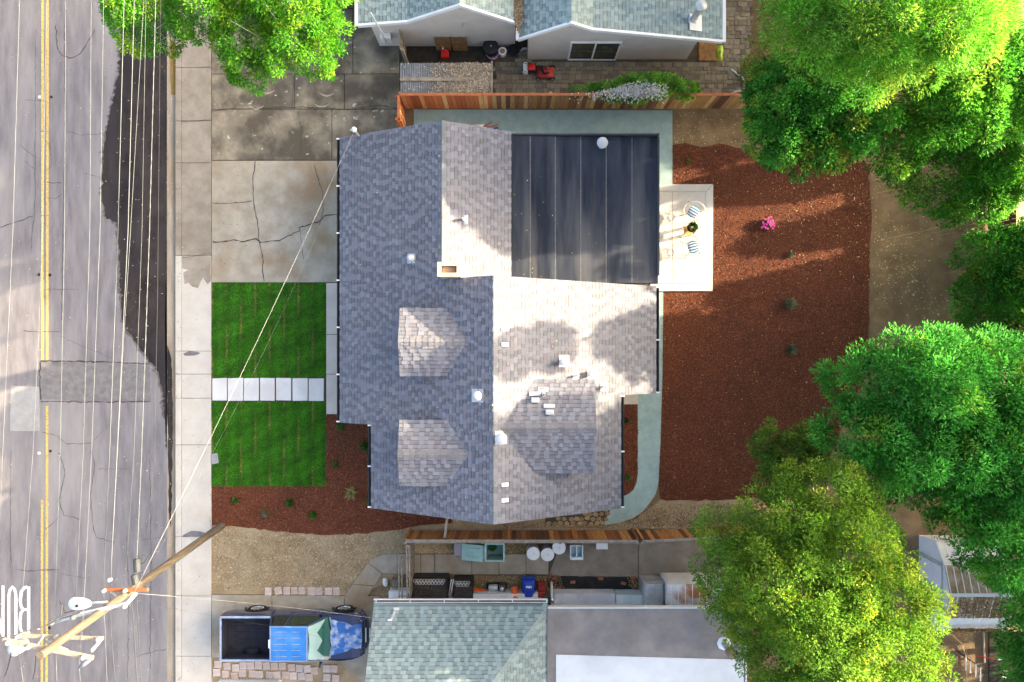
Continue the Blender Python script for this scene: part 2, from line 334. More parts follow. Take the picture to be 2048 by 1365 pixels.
# two yellow centre lines, each of separate worn runs
for x0, x1, w in ((85.5, 84, .1), (95.5, 93.5, .1)):
    for ya, yb in ((-60, 262), (264, 430), (432, 720), (812, 1139), (1141, 1400)):
        if x0 < 90 and ya == 812: ya = 1000
        f = lambda y: x0 + (x1-x0)*max(0, y)/1365
        strip([(f(ya), ya), (f((ya+yb)/2), (ya+yb)/2), (f(yb), yb)], w, .0075).build('centre_line', m_yellow, road)
# painted word BUMP, upside down in the picture because it faces traffic coming down the street
def word():
    def bar(b, x0, x1, y0, y1): b.prism(PX([(x0,y0),(x1,y0),(x1,y1),(x0,y1)]), .0045, .0075)
    b = MB()
    bar(b, 54.5, 60.5, 1173, 1267); 
    for pts in ([(54.5,1174),(49,1175),(43,1183),(40.5,1200),(43,1214),(47,1219)], [(47,1219),(42,1226),(40,1244),(41,1258),(46,1266),(54.5,1267)]):
        q = strip(pts, .12, .0075); b.add(q.v, q.f)
    bar(b, 47, 54.5, 1216.5, 1221.5)
    b.build('painted_letter', m_white_paint, road)
    b = MB(); bar(b, 15, 20.5, 1196, 1280); bar(b, 29, 35, 1196, 1280)
    q = strip([(17.7,1196),(18.5,1186),(21,1178),(25,1173.5),(29,1178),(31.5,1186),(32,1196)], .115, .0075); b.add(q.v, q.f)
    b.build('painted_letter', m_white_paint, road)
    b = MB(); bar(b, 3.5, 9, 1171, 1273); bar(b, -26, -20, 1171, 1273)
    for pts in ([(5,1268),(-8,1212)], [(-23,1268),(-8,1212)]):
        q = strip(pts, .12, .0078); b.add(q.v, q.f)
    b.build('painted_letter', m_white_paint, road)
    b = MB(); bar(b, -40, -34, 1171, 1273); q = strip([(-40,1226),(-48,1228),(-52,1240),(-52,1258),(-48,1268),(-40,1270)], .12, .0075); b.add(q.v, q.f); b.build('painted_letter', m_white_paint, road)
word()
for i, (x, y) in enumerate([(79,194),(103,194),(78,549),(100,550),(78,906),(101,902),(77,1257),(99,1256)]):
    c = W(x, y, .01); o = MB().obox((c[0], c[1], .012), (.1, .1, .02), .1).build('lane_marker', m_white if x < 90 and y != 549 else m_black, road, bevel=.006)
# gutter, kerb, pavement slabs
gut = MB(); x0, x1, x2 = W(334,0)[0], W(353,0)[0], W(366,0)[0]
gut.add([(x0,-150,.002),(x1,-150,-.012),(x1,150,-.012),(x0,150,.002)], [(0,1,2,3)]); gutter = struct(gut.build('gutter', m_gutter))
sheet('gutter_stain', [(max(334.5, x), y) for x, y in rough_edge([(334.5,690),(343,720),(346,800),(345,900),(344,1000),(341,1055),(338,1000),(336,900),(334.5,800)], 1.2, 9, 9)], .012, m_wet, gutter)
sheet('gutter_stain', rough_edge([(340,85),(352,80),(351,190),(342,190)], 1., 9, 19), .01, M('ochre dirt', (.22,.13,.03), (.3,.18,.05)), gutter)
ys = [-700,-560,-420,-280,-140,0,137,243,327,512,702,748,796,889,1072,1190,1310,1440,1580,1720,1860]
kerb = struct(MB().box((x1, -150, -.05), (x2-.01, 150, .0)).build('kerb', m_conc_brown))
for i in range(len(ys)-1):
    a, b = ys[i], ys[i+1]
    MB().box((x1, W(0,a)[1]-.006, -.04), (x2-.012, W(0,b)[1]+.006, .115+.004*rnd.random())).build('kerb_stone', m_conc_brown if b < 560 else m_conc_pale if b > 700 else m_conc, kerb, bevel=.02)
pave = struct(MB().box((x2-.008, -150, -.03), (W(424,0)[0], 150, .07)).build('pavement', m_joint))
for i in range(len(ys)-1):
    a, b = ys[i], ys[i+1]
    MB().box((x2, W(0,a)[1]-.008, .03), (W(424.5,0)[0], W(0,b)[1]+.008, .118+.006*rnd.random())).build('slab', m_conc_brown if b < 520 else m_conc_pale, pave, bevel=.008)
sheet('pavement_stain', rough_edge([(367,513),(424,513),(424,563),(418,569),(408,556),(398,577),(386,574),(380,566),(372,569),(369,545),(380,540),(367,537)], .7, 8, 4), .129, m_conc_brown, pave)
sheet('asphalt_repair', rough_edge([(368,1068),(385,1060),(402,1061),(415,1064),(415,1071),(368,1072.5)], .6, 6, 8), .13, m_patch, pave)
sheet('asphalt_repair', rough_edge([(369,706),(380,702),(398,704),(404,706),(390,711),(372,711)], .6, 6, 8), .13, m_patch, pave)
MB().prism(PX(rough_edge([(425,907),(437,905),(440,925),(426,928)], .2, 5, 3)), .1, .15).build('meter_cover', m_pale_patch, pave)
crack([(366,516),(390,513),(424,507)], pave, .02, .1305); crack([(366,245),(400,244),(424,241)], pave, .02, .1305)
# driveway slabs, left of the garage
drive = struct(MB().prism(PX([(425,-300),(800,-300),(800,268),(690,268),(690,565),(425,565)]), .02, .08).build('driveway', m_joint))
rows = [(-300,20,[425,560,707,800]), (20,150,[425,707,800]), (150,220,[425,591,690,800]), (220,322,[425,665,800])]
for ya, yb, xs in rows:
    for a, b in zip(xs, xs[1:]):
        MB().prism(PX([(a+.6,ya+.6),(b-.6,ya+.6),(b-.6,yb-.6),(a+.6,yb-.6)]), .05, .118+.008*rnd.random()).build('slab', m_conc_stain if yb < 300 or b > 700 else m_conc_stain, drive, bevel=.01)
MB().prism(PX([(425.6,322.8),(690,322.8),(690,565),(425.6,565)]), .05, .123).build('slab', m_conc, drive, bevel=.01)
for pts, w in [([(513,322),(508,359),(509,403),(519,460),(519,477),(528,518),(526,539),(531,563)],.03), ([(427,486),(468,481),(492,483),(516,478),(523,486),(560,482),(601,462),(601,456),(642,444),(649,432),(677,430)],.045),
               ([(427,407),(468,408),(506,403)],.024), ([(629,330),(646,383),(648,420),(640,450)],.02), ([(601,462),(606,490),(608,520)],.013), ([(427,224),(460,219),(530,219),(560,216),(640,217),(700,221),(760,212),(798,219)],.03),
               ([(540,252),(552,280),(548,305)],.018), ([(598,225),(605,270),(603,310)],.016), ([(488,275),(492,300),(486,320)],.012), ([(590,152),(588,185),(586,218)],.018), ([(427,196),(440,218)],.014), ([(535,152),(536,214)],.01), ([(685,0),(720,42),(725,60)],.014)]:
    crack(pts, drive, w, .134)
for k, (x, y, r_) in enumerate([(535,185,17),(655,190,16),(515,216,15),(645,212,16)]):   # pale scrape marks left by tyres
    strip([(x-r_, y-3), (x-r_*.5, y+2), (x, y+4), (x+r_*.5, y+2), (x+r_, y-3)], [.01,.05,.08,.05,.01], .1335).build('scuff_mark', m_conc, drive)
m_rusty = M('rust stain', (.3,.16,.07), (.36,.22,.12), scale=5)
# concrete path along the front of the house
fp = struct(MB().prism(PX([(654,566),(700,566),(700,828),(654,828)]), .02, .09).build('front_path', m_joint))
for a, b in ((566,669),(669,748),(748,828)):
    MB().prism(PX([(654,a+.5),(700,a+.5),(700,b-.5),(654,b-.5)]), .04, .125).build('slab', m_conc_pale, fp, bevel=.008)
# lawn of rolled turf in two beds, a row of white pavers between them
def lawn(name, x0, x1, y0, y1, seed):
    b = struct(MB().prism(PX(rough_edge([(x0,y0),(x1,y0),(x1,y1),(x0,y1)], .5, 9, seed)), .02, .085).build(name, m_turf))
    r = np.random.default_rng(seed); n = 52000
    px = r.uniform(x0, x1, n); py = r.uniform(y0, y1, n)
    px += r.normal(0, .9, n); py += r.normal(0, .9, n)
    X = (px-1024)*.02; Y = (682-py)*.02
    seam = np.minimum(np.abs((px-x0) % 28.6 - 2), np.abs((px-x0) % 28.6 - 30.6))
    dry = np.exp(-(seam/1.9)**2) * np.clip(np.sin(py*.045+np.floor((px-x0)/28.6)*2.1)*.7+.35, 0, 1)
    lum = r.uniform(.5, 1.5, n) * (1 + .16*np.sin(px*.22+seed) + .14*np.sin(py*.11+px*.05) + .12*np.sin(px*.07-py*.05+seed)*np.sin(py*.31+px*.13))
    c = np.stack([.06+.40*dry, .285+.16*dry, .013+.08*dry], 1) * lum[:, None]
    L = r.uniform(.035, .075, n)*(1-.45*dry); a = r.uniform(0, 6.283, n); t = r.uniform(.3, 1.3, n)
    d = np.stack([np.cos(a)*np.sin(t), np.sin(a)*np.sin(t), np.cos(t)], 1)*L[:, None]
    s = np.stack([-np.sin(a), np.cos(a), 0*a], 1)*.013
    p = np.stack([X, Y, 0*X+.083], 1)
    v = np.stack([p-s, p+s, p+d], 1).reshape(-1, 3)
    o = npmesh('grass', v, 3, c, m_grass, b); o['kind'] = 'stuff'
def npmesh(name, v, k, tint, mat, parent=None):
    """mesh of n separate k-gons from an array of vertices"""
    n = len(v)//k; me = bpy.data.meshes.new(name)
    me.vertices.add(n*k); me.vertices.foreach_set('co', np.asarray(v, dtype=np.float32).ravel())
    me.loops.add(n*k); me.loops.foreach_set('vertex_index', np.arange(n*k, dtype=np.int32))
    me.polygons.add(n); me.polygons.foreach_set('loop_start', np.arange(0, n*k, k, dtype=np.int32))
    try: me.polygons.foreach_set('loop_total', np.full(n, k, dtype=np.int32))
    except Exception: pass
    me.update(calc_edges=True)
    if tint is not None:
        a = me.attributes.new('tint', 'FLOAT_COLOR', 'FACE')
        a.data.foreach_set('color', np.concatenate([tint, np.ones((n, 1))], 1).astype(np.float32).ravel())
    me.materials.append(mat)
    return put(me, name, parent)
lawn('lawn_north', 424.5, 653, 565.5, 755, 11); lawn('lawn_south', 424.5, 652, 802, 971, 12)
bed = struct(MB().prism(PX([(425,753),(653,753),(653,804),(425,804)]), .02, .075).build('paver_bed', m_joint))
for a, b in ((427,455.6),(458,488),(490,519.5),(522,551),(554,584),(587,617),(619,649)):
    MB().prism(PX([(a+rnd.uniform(-.4,.4),756+rnd.uniform(-.7,.7)),(b+rnd.uniform(-.4,.4),756+rnd.uniform(-.7,.7)),(b+rnd.uniform(-.4,.4),800.7+rnd.uniform(-.7,.7)),(a+rnd.uniform(-.4,.4),800.7+rnd.uniform(-.7,.7))]), .05, .132+.008*rnd.random()).build('paver', m_white_paver, bed, bevel=.01)
# planted beds of bark mulch
def scatter(name, polys, n, z, size, cols, seed, mat, parent=None, flat=.35, dens=None):
    r = np.random.default_rng(seed); out = []
    for poly in polys:
        P = np.array(poly); A = P.min(0); B = P.max(0); m = int(n/len(polys))
        q = r.uniform(A, B, (m*3, 2)); x, y = q[:, 0], q[:, 1]; ins = np.zeros(len(q), bool); j = len(P)-1
        for i in range(len(P)):
            c = ((P[i,1] > y) != (P[j,1] > y)) & (x < (P[j,0]-P[i,0])*(y-P[i,1])/(P[j,1]-P[i,1]+1e-12)+P[i,0]); ins ^= c; j = i
        q = q[ins]
        if dens is not None: q = q[r.random(len(q)) < dens(q)]
        out.append(q[:m])
    q = np.concatenate(out); n = len(q)
    zz = z(q) if callable(z) else np.full(n, z)
    p = np.stack([(q[:, 0]-1024)*(H-zz)/F, (682-q[:, 1])*(H-zz)/F, zz], 1)
    a = r.uniform(0, 6.283, n); t = r.normal(0, flat, n); l = r.uniform(.5, 1.3, n)*size[0]; w = r.uniform(.5, 1.3, n)*size[1]
    d = np.stack([np.cos(a)*np.cos(t), np.sin(a)*np.cos(t), np.abs(np.sin(t))], 1)*l[:, None]
    s = np.stack([-np.sin(a), np.cos(a), r.normal(0, flat, n)], 1)*w[:, None]
    v = np.stack([p-s*.5, p+d*.5-s, p+d, p+d*.5+s*.6], 1).reshape(-1, 3)
    C = np.array(cols)[r.integers(0, len(cols), n)]*r.uniform(.6, 1.4, n)[:, None]
    o = npmesh(name, v, 4, C, mat, parent)
    o['kind'] = 'stuff'
    return o
CH = [(.14,.038,.017), (.19,.055,.024), (.085,.023,.011), (.25,.083,.036), (.16,.043,.02), (.11,.03,.014), (.30,.13,.06)]
front_bed = [(653,829),(760,829),(880,990),(905,1046),(860,1047),(800,1058),(720,1067),(650,1069),(560,1062),(480,1052),(425,1049),(425,971.5),(653,971.5)]
side_bed = [(1235,808),(1275,808),(1275,948),(1266,979),(1242,994),(1225,990)]
yard_bed = [(1325,584),(1425,584),(1425,369),(1345,369),(1345,292),(1372,286),(1400,296),(1440,288),(1500,305),(1580,300),(1690,310),(1735,330),(1741,420),(1737,560),(1735,700),(1728,760),(1690,840),(1650,930),(1560,992),(1480,997),(1400,1000),(1322,998),(1316,967),(1320,889)]
for nm, poly, n, sd_ in (('front_mulch_bed', front_bed, 26000, 1), ('side_mulch_bed', side_bed, 4500, 2), ('back_mulch_bed', yard_bed, 95000, 3)):
    e = rough_edge(poly, 1.5, 9, sd_)
    b = struct(MB().prism(PX(e), .02, .075).build(nm, m_mulch))
    scatter('bark_chips', [e], n, .077, (.055, .017), CH, sd_, m_chip, b, .4)
soil = struct(MB().prism(PX(rough_edge([(425,1045),(560,1056),(650,1064),(800,1050),(905,1046),(905,1110),(800,1150),(700,1200),(425,1190)], 1, 10, 5)), .02, .062).build('dry_front_yard', m_soil))
scatter('dead_grass', [[(427,1055),(640,1072),(820,1060),(815,1105),(745,1118),(690,1185),(427,1180)]], 9000, .066, (.09,.012), [(.42,.34,.2),(.5,.42,.27),(.3,.22,.12),(.58,.5,.36)], 8, m_litter, soil, .5)
soil2 = struct(MB().prism(PX(rough_edge([(905,1030),(1210,1030),(1260,1046),(1322,998),(1490,997),(1490,1060),(905,1060)], 1, 10, 15)), .02, .058).build('side_yard_soil', m_soil))
scatter('side_yard_litter', [[(1000,1044),(1180,1044),(1300,1010),(1480,1004),(1480,1056),(1000,1056)]], 2500, .063, (.06,.02), [(.5,.42,.27),(.3,.2,.1),(.12,.07,.04)], 18, m_litter, soil2, .4)
back = struct(MB().prism(PX([(1345,222),(1960,222),(1975,1000),(1740,1000),(1740,330),(1345,300)]), .02, .056).build('back_yard_soil', m_dirt))
LT = [(.55,.42,.14),(.42,.3,.1),(.5,.46,.22),(.26,.16,.07),(.6,.52,.34)]
scatter('fallen_leaves', [[(1742,330),(1965,390),(1960,500),(1925,700),(1745,720)]], 1100, .062, (.06,.03), LT, 21, m_litter, back, .3, dens=lambda q: np.clip(.35+.6*np.sin(q[:,0]*.03+1)*np.sin(q[:,1]*.021), .08, 1))
scatter('fallen_leaves', [[(1347,224),(1500,224),(1520,300),(1347,284)]], 260, .062, (.05,.025), LT, 22, m_litter, back, .3)
scatter('leaves_on_mulch', [yard_bed], 1500, .083, (.055,.028), LT, 23, m_litter, back, .3, dens=lambda q: .08+.9*np.clip(1-np.hypot(q[:,0]-1700, (q[:,1]-360)*.8)/190, 0, 1))
# blue green gravel path round the house, and the back patio
path = struct(MB().prism(PX([(828,220),(1344,222),(1344,369),(1300,369),(1300,300),(828,290)]), .02, .085).build('gravel_path_north', m_path))
ep = [(1300,583),(1326,583),(1324,750),(1320,889),(1316,967),(1310,988),(1301,1002),(1285,1022),(1266,1035),(1240,1044),(1219,1048),(1208,1049),(1212,1036),(1224,1012),(1242,994),(1258,987),(1266,979),(1273,965),(1275,948),(1275,808),(1275,785),(1300,785)]
struct(MB().prism(PX(ep), .02, .087).build('gravel_path_east', m_path))
pat = struct(MB().prism(PX([(1300,369.5),(1424.5,369.5),(1423,582.5),(1300,582.5)]), .02, .1).build('patio', m_joint))
def qp(a, mat=m_patio, par=pat, name='slab', z0=.05, z1=.16): return MB().prism(PX(a), z0, z1).build(name, mat, par, bevel=.006)
qp([(1300,370),(1424,370),(1409.6,384.6),(1300,384.6)]); qp([(1424.5,370.5),(1423,582),(1409.2,567),(1410,385)]); qp([(1300,568),(1409,567.6),(1422.5,582.5),(1300,582.5)])
for xa, xb in ((1300,1343),(1343.7,1409.4)):
    for ya, yb in ((385.2,475),(475.6,567)): qp([(xa,ya),(xb,ya),(xb,yb),(xa,yb)])
struct(MB().prism(PX([(1236,786),(1275,786),(1275,808),(1236,808)]), .02, .12).build('step_pad', m_conc_pale))
# crazy paving beside the gravel path
flagbed = struct(MB().prism(PX([(1090,1030),(1200,1018),(1224,1013),(1207,1049),(1090,1049)]), .02, .064).build('crazy_paving', m_joint))
fr = random.Random(5)
for i in range(11):
    for j in range(4):
        cx, cy = 1094+i*11.6+(j % 2)*5.5+fr.uniform(-2,2), 1018+j*9.3+fr.uniform(-1.5,1.5)
        if cy < 1040-(cx-1090)*.18 or cx > 1219-(cy-1018)*.35: continue
        n = fr.choice((5,6,6,7)); a0 = fr.uniform(0, 6)
        poly = [(cx+math.cos(a0+k*6.283/n)*fr.uniform(4.6,6.3), cy+math.sin(a0+k*6.283/n)*fr.uniform(3.8,5.2)) for k in range(n)]
        MB().prism(PX(poly), .03, .085+fr.uniform(0,.012)).build('flagstone', m_flag, flagbed)
# south neighbour: curved path, side path, driveway
sp = struct(MB().prism(PX([(685,1196),(727,1138),(746,1116),(766,1108),(795,1106),(795,1146),(765,1146),(731,1198)]), .02, .07).build('front_walk', m_joint))
for poly in ([(685.5,1196),(706,1167),(749,1171),(731,1198)], [(706.6,1166.2),(727,1138),(738,1125),(765,1145.5),(749.6,1170)], [(738.6,1124.3),(746,1116),(766,1108),(795,1106),(795,1146),(766,1145)]):
    MB().prism(PX(poly), .04, .108).build('slab', m_conc_pale if 0 else m_conc, sp, bevel=.008)
sw = struct(MB().prism(PX([(795,1106),(1100,1108),(1102,1070),(1480,1070),(1480,1230),(1276,1230),(1276,1153),(1098,1150),(795,1148)]), .02, .07).build('side_walk', m_joint))
xs = [795,842,870,944,998,1052,1097]
for a, b in zip(xs, xs[1:]): MB().prism(PX([(a+.5,1107),(b-.5,1107.5),(b-.5,1147.5),(a+.5,1147)]), .04, .105+.006*rnd.random()).build('slab', m_conc, sw, bevel=.008)
MB().prism(PX([(1098,1147),(1112,1108),(1112,1078),(1275.3,1080),(1275.3,1152),(1098,1150)]), .04, .106).build('slab', m_conc_brown, sw, bevel=.008)
MB().prism(PX([(1276.6,1080),(1480,1080),(1480,1230),(1276.6,1230)]), .04, .11).build('slab', m_conc_brown, sw, bevel=.008)
sdv = struct(MB().prism(PX([(425,1187),(760,1190),(771,1420),(716,1362),(679,1319),(425,1314)]), .02, .07).build('south_driveway', m_joint))
for poly in ([(425.5,1188),(545,1189),(545,1313.5),(425.5,1313)], [(546,1189),(690,1190),(690,1318),(679,1318.6),(546,1314)], [(691,1190),(760,1190.5),(760,1330),(691,1330)], [(679.5,1319.5),(690,1319),(760,1331),(770.5,1419),(716,1362)]):
    MB().prism(PX(poly), .04, .11+.008*rnd.random()).build('slab', m_conc if poly[0][0] < 600 else m_conc, sdv, bevel=.008)
soil3 = struct(MB().prism(PX([(425,1314),(679,1319),(730,1370),(800,1460),(425,1460)]), .02, .06).build('paver_strip_soil', m_soil))
pm = MB().box((-.142,-.142,0), (.142,.142,.05)).mesh('paver', m_pink_paver)
pv = [(537,1182,0),(557,1181,.2),(574,1181,0),(589,1181,.05),(604,1181,-.04),(623,1182,0),(638,1182,.03),(657,1182,-.03),(673,1182,.02)]
for x, y, a in pv: put(pm, 'paver', soil, W(x, y, .05), a, scale=(rnd.uniform(.9,1.02), rnd.uniform(1.,1.2), 1))
zb = [(55,845),(165,870),(270,890),(360,865),(450,865),(545,860),(640,865),(735,868),(830,868),(940,885),(1035,895),(1130,900),(40,945),(145,965),(255,985),(350,955),(470,960),(555,970),(675,975),(765,975),(870,975),(960,985),(1060,990),(1150,1005),(1215,925),(1360,900),(1450,900),(1365,1005),(1470,1015)]
for x, y in zb: put(pm, 'paver', soil3, W(420+(x+44)/6.02, 1180+(y+44)/6.02, .05), rnd.uniform(-.12,.12), scale=(1,1.02,1))
# south side yard ground between path and wall, bare soil
struct(MB().prism(PX([(795,1149),(1097,1151),(1276,1154),(1276,1230),(745,1230),(735,1199),(766,1147)]), .02, .057).build('narrow_bed', m_dirt))
struct(MB().prism(PX([(822,1062),(1110,1062),(1110,1107),(822,1106)]), .02, .0575).build('bin_strip', m_dirt))
scatter('strip_litter', [[(824,1088),(1110,1088),(1110,1106),(824,1106)], [(800,1150),(1097,1152),(1097,1190),(760,1190)]], 2500, .063, (.05,.02), LT, 31, m_litter, soil3, .3)
# north neighbour: paved patio
npat = struct(MB().prism(PX([(980,-250),(1503,-250),(1503,20),(1496,110),(1494,192),(800,192),(800,60),(980,60)]), .02, .075).build('paved_yard', m_joint))
tiles = []; r_ = random.Random(9); y = 126.
def inside(x, y): return (985 < x < 1496 and 126 < y < 191) or (1036 < x < 1058 and 100 < y < 126) or (1400 < x < 1500-max(0,y-20)*.05 and -30 < y <= 126)
yy = -30.
while yy < 189:
    h = r_.choice((7.4, 9.6, 11.)); x = 985.+r_.uniform(0, 9)
    while x < 1500:
        w = r_.choice((7.5, 9.5, 12., 14.))
        if inside(x+w/2, yy+h/2): tiles.append((x, yy, w, h))
        x += w
    yy += h
tiles.sort(key=lambda t: -(t[2]*t[3]))
pmesh = MB().box((-.5,-.5,0), (.5,.5,1)).mesh('paver', m_paver)
for x, y, w, h in tiles[:300]:
    put(pmesh, 'paver', npat, W(x+w/2, y+h/2, .05), r_.uniform(-.02,.02), scale=((w-.7)*.02, (h-.7)*.02, .045+r_.uniform(0,.01)))
rest = MB()
for x, y, w, h in tiles[300:]: rest.prism(PX([(x+.35,y+.35),(x+w-.35,y+.35),(x+w-.35,y+h-.35),(x+.35,y+h-.35)]), .05, .095+r_.uniform(0,.01))
rest.build('small_pavers', M('paver field', (.15,.125,.095), (.25,.21,.155), scale=4, bump=.4), npat, kind='stuff')
struct(MB().prism(PX([(812,62),(985,62),(985,190),(812,190)]), .05, .079).build('dark_side_yard', M('damp soil', (.02,.017,.014), (.05,.04,.03), bump=.5)))  # shade beside the wall painted as a dark soil sheet
struct(MB().prism(PX([(1503,-250),(1560,-250),(1560,190),(1494,192),(1496,110),(1503,20)]), .02, .058).build('leafy_border', M('leafy border', (.07,.06,.025), (.16,.11,.05), scale=4, bump=.6, bscale=20)))
dry = struct(MB().prism([(19.15,-20),(60,-20),(60,30),(19.15,30)], .02, .062).build('dry_field', M('dry grass field', (.42,.33,.2), (.6,.5,.34), scale=2, bump=.6, bscale=20)))

scatter('road_litter', [[(0,0),(334,0),(334,1365),(0,1365)]], 420, .012, (.05,.025), [(.5,.5,.42),(.3,.26,.16),(.12,.1,.08),(.55,.5,.3)], 91, m_litter, road, .3, dens=lambda q: .25+.75*(q[:,0] > 230))
scatter('gutter_litter', [[(334,0),(365,0),(365,1365),(334,1365)]], 320, lambda q: np.where(q[:,0] > 352, .123, .012), (.05,.025), LT, 92, m_litter, gutter, .3)
scatter('driveway_litter', [[(427,60),(680,60),(680,560),(427,560)]], 260, .136, (.04,.02), [(.12,.1,.07),(.3,.22,.12),(.45,.4,.3),(.08,.07,.05)], 93, m_litter, drive, .3)
scatter('pavement_litter', [[(367,0),(424,0),(424,1365),(367,1365)]], 160, .135, (.04,.02), [(.12,.1,.07),(.3,.22,.12)], 94, m_litter, pave, .3)
scatter('patio_litter', [[(1318,371),(1422,371),(1421,581),(1318,581)]], 70, .168, (.045,.025), LT, 95, m_litter, pat, .3)
# ------------------------------------------------------------------ roofs
def shingles(poly, udir, exposure, tabs, pal, rng, wmin=.11, wmax=.24):
    """tabs of laminated shingles over the planar convex polygon poly (world points); udir runs along the eave"""
    P = [Vector(p) for p in poly]; u = Vector(udir).normalized()
    n = Vector((0, 0, 0))
    for i in range(len(P)): n += P[i].cross(P[(i+1) % len(P)])
    n.normalize();  n = n if n.z > 0 else -n
    v = n.cross(u)
    if v.z < 0: v = -v
    if v.cross(n).dot(u) < 0: pass
    o = min(P, key=lambda p: p.dot(v)); Q = [((p-o).dot(u), (p-o).dot(v)) for p in P]
    vm = max(q[1] for q in Q)
    def rng_at(t):
        xs = []
        for i in range(len(Q)):
            a, b = Q[i], Q[(i+1) % len(Q)]
            if abs(a[1]-b[1]) < 1e-9: continue
            s = (t-a[1])/(b[1]-a[1])
            if -1e-9 <= s <= 1+1e-9: xs.append(a[0]+(b[0]-a[0])*s)
        return (min(xs), max(xs)) if len(xs) >= 2 else None
    row = 0; t = 0.
    while t < vm-.02:
        t1 = min(t+exposure, vm); r0, r1 = rng_at(t+1e-4), rng_at(t1-1e-4)
        if r0 and r1:
            lo, hi = max(r0[0], r1[0]), min(r0[1], r1[1]); cuts = [lo-rng.uniform(0, .3)]
            k = rng.randint(0, 1)
            while cuts[-1] < hi: cuts.append(cuts[-1]+rng.uniform(wmin, wmax)); 
            for i in range(len(cuts)-1):
                a, b = cuts[i], cuts[i+1]
                a0, a1 = (r0[0], r1[0]) if a <= lo else (a+.002, a+.002)
                b0, b1 = (r0[1], r1[1]) if b >= hi else (b-.002, b-.002)
                if b0 <= a0 or b1 <= a1: continue
                k ^= 1 if rng.random() < .85 else 0
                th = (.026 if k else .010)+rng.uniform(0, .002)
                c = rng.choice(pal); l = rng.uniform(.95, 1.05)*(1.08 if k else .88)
                q = [o+u*a0+v*t, o+u*b0+v*t, o+u*b1+v*(t1+.012), o+u*a1+v*(t1+.012)]
                top = [q[0]+n*th, q[1]+n*th, q[2]+n*.005, q[3]+n*.005]
                tm = [top[0].lerp(top[3], .7 if not k else .82), top[1].lerp(top[2], .7 if not k else .82)]
                base = [q[0]-n*.002, q[1]-n*.002, q[2]-n*.002, q[3]-n*.002]
                vs = base+top+tm; cen = sum(top, Vector())/4
                tabs.append((vs, tuple(x*l for x in c), (b0-a0)*(t1-t)/(H-cen.z)**2, n, cen))
        t = t1; row += 1
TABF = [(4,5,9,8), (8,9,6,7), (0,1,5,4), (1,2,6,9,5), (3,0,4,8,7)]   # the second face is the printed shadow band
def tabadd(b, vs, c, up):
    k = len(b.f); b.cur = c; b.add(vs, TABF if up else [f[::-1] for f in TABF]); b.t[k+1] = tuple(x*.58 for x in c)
def lay(tabs, roof, mat, inframe=True, limit=300):
    vis = sorted(range(len(tabs)), key=lambda i: -tabs[i][2]); one = []
    for i in vis:
        c = tabs[i][4]; px, py = 1024+c.x/S(c.z), 682-c.y/S(c.z)
        if len(one) < limit and 10 < px < 2038 and 10 < py < 1355: one.append(i)
    so = set(one)
    def fl(vs, n):   # keep the faces' winding outward
        e = (vs[5]-vs[4]).cross(vs[7]-vs[4]); return e.dot(n) > 0
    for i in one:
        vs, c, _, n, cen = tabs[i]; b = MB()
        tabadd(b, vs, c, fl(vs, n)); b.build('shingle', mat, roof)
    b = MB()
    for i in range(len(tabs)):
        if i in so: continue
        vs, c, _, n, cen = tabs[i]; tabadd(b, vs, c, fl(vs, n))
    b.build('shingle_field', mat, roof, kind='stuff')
def caps(a, b, roof, mat, pal, w=.3, step=.2, rise=.03, slope=.5, seed=0):
    """a row of bent ridge caps from a to b"""
    r = random.Random(seed); a, b = Vector(a), Vector(b); d = b-a; L = d.length; d.normalize(); n = max(1, int(L/step))
    s = Vector((-d.y, d.x, 0)).normalized()
    for i in range(n):
        p0, p1 = a+d*(L*i/n), a+d*(L*(i+1)/n-.014); m = MB(); c = r.choice(pal); l = r.uniform(.9, 1.1); m.cur = tuple(x*l for x in c)
        z0, z1 = Vector((0,0,rise+.014)), Vector((0,0,rise+.002)); dn = Vector((0,0,-w/2*slope))
        m.add([p0-s*w/2+dn+z0, p0+z0, p0+s*w/2+dn+z0, p1-s*w/2+dn+z1, p1+z1, p1+s*w/2+dn+z1], [(0,1,4,3),(1,2,5,4)][::1])
        m.add([p0-s*w/2+dn, p0-s*w/2+dn+z0, p0+z0, p0, p0+s*w/2+dn+z0, p0+s*w/2+dn], [(0,1,2,3),(3,2,4,5)])
        m.build('ridge_cap', mat, roof)
GREY = [(.178,.184,.214),(.192,.198,.226),(.168,.170,.198),(.182,.180,.206),(.198,.205,.234),(.172,.179,.21),(.184,.178,.2)]
TEAL = [(.26,.335,.33),(.285,.36,.35),(.24,.31,.31),(.31,.375,.36),(.27,.34,.33),(.29,.35,.335)]
rg = random.Random(21)
house = thing('house', 'large grey shingled house with dormers and a dark flat roof, between the two fences', 'house', (0, 0, 0))
ZE, ZL, ZN, ZR = 2.6, 3.32, 4.85, 5.9      # eave, upper eave, north ridge, main ridge
XW, XL, XN, XR = W(680,0,ZE)[0], W(743,0,ZL)[0], W(884,0,ZN)[0], W(987,0,ZR)[0]
XE, XF, XS_ = W(1312,0,ZE)[0], W(1241,0,ZL)[0], W(1022,0,3.55)[0]
yN = 7.47; yG = W(0,551,ZR)[1]; yQ = W(0,845,ZE)[1]; yS = -5.98; yT = W(0,787,ZE)[1]
zl = lambda x: ZR-(XR-x)*(ZR-ZE)/(XR-XW)
zr = lambda x: ZR-(x-XR)*(ZR-ZE)/(XE-XR)
ZL = zl(XL); ZF = zr(XF); ZN = zl(XN); ZS = 3.45
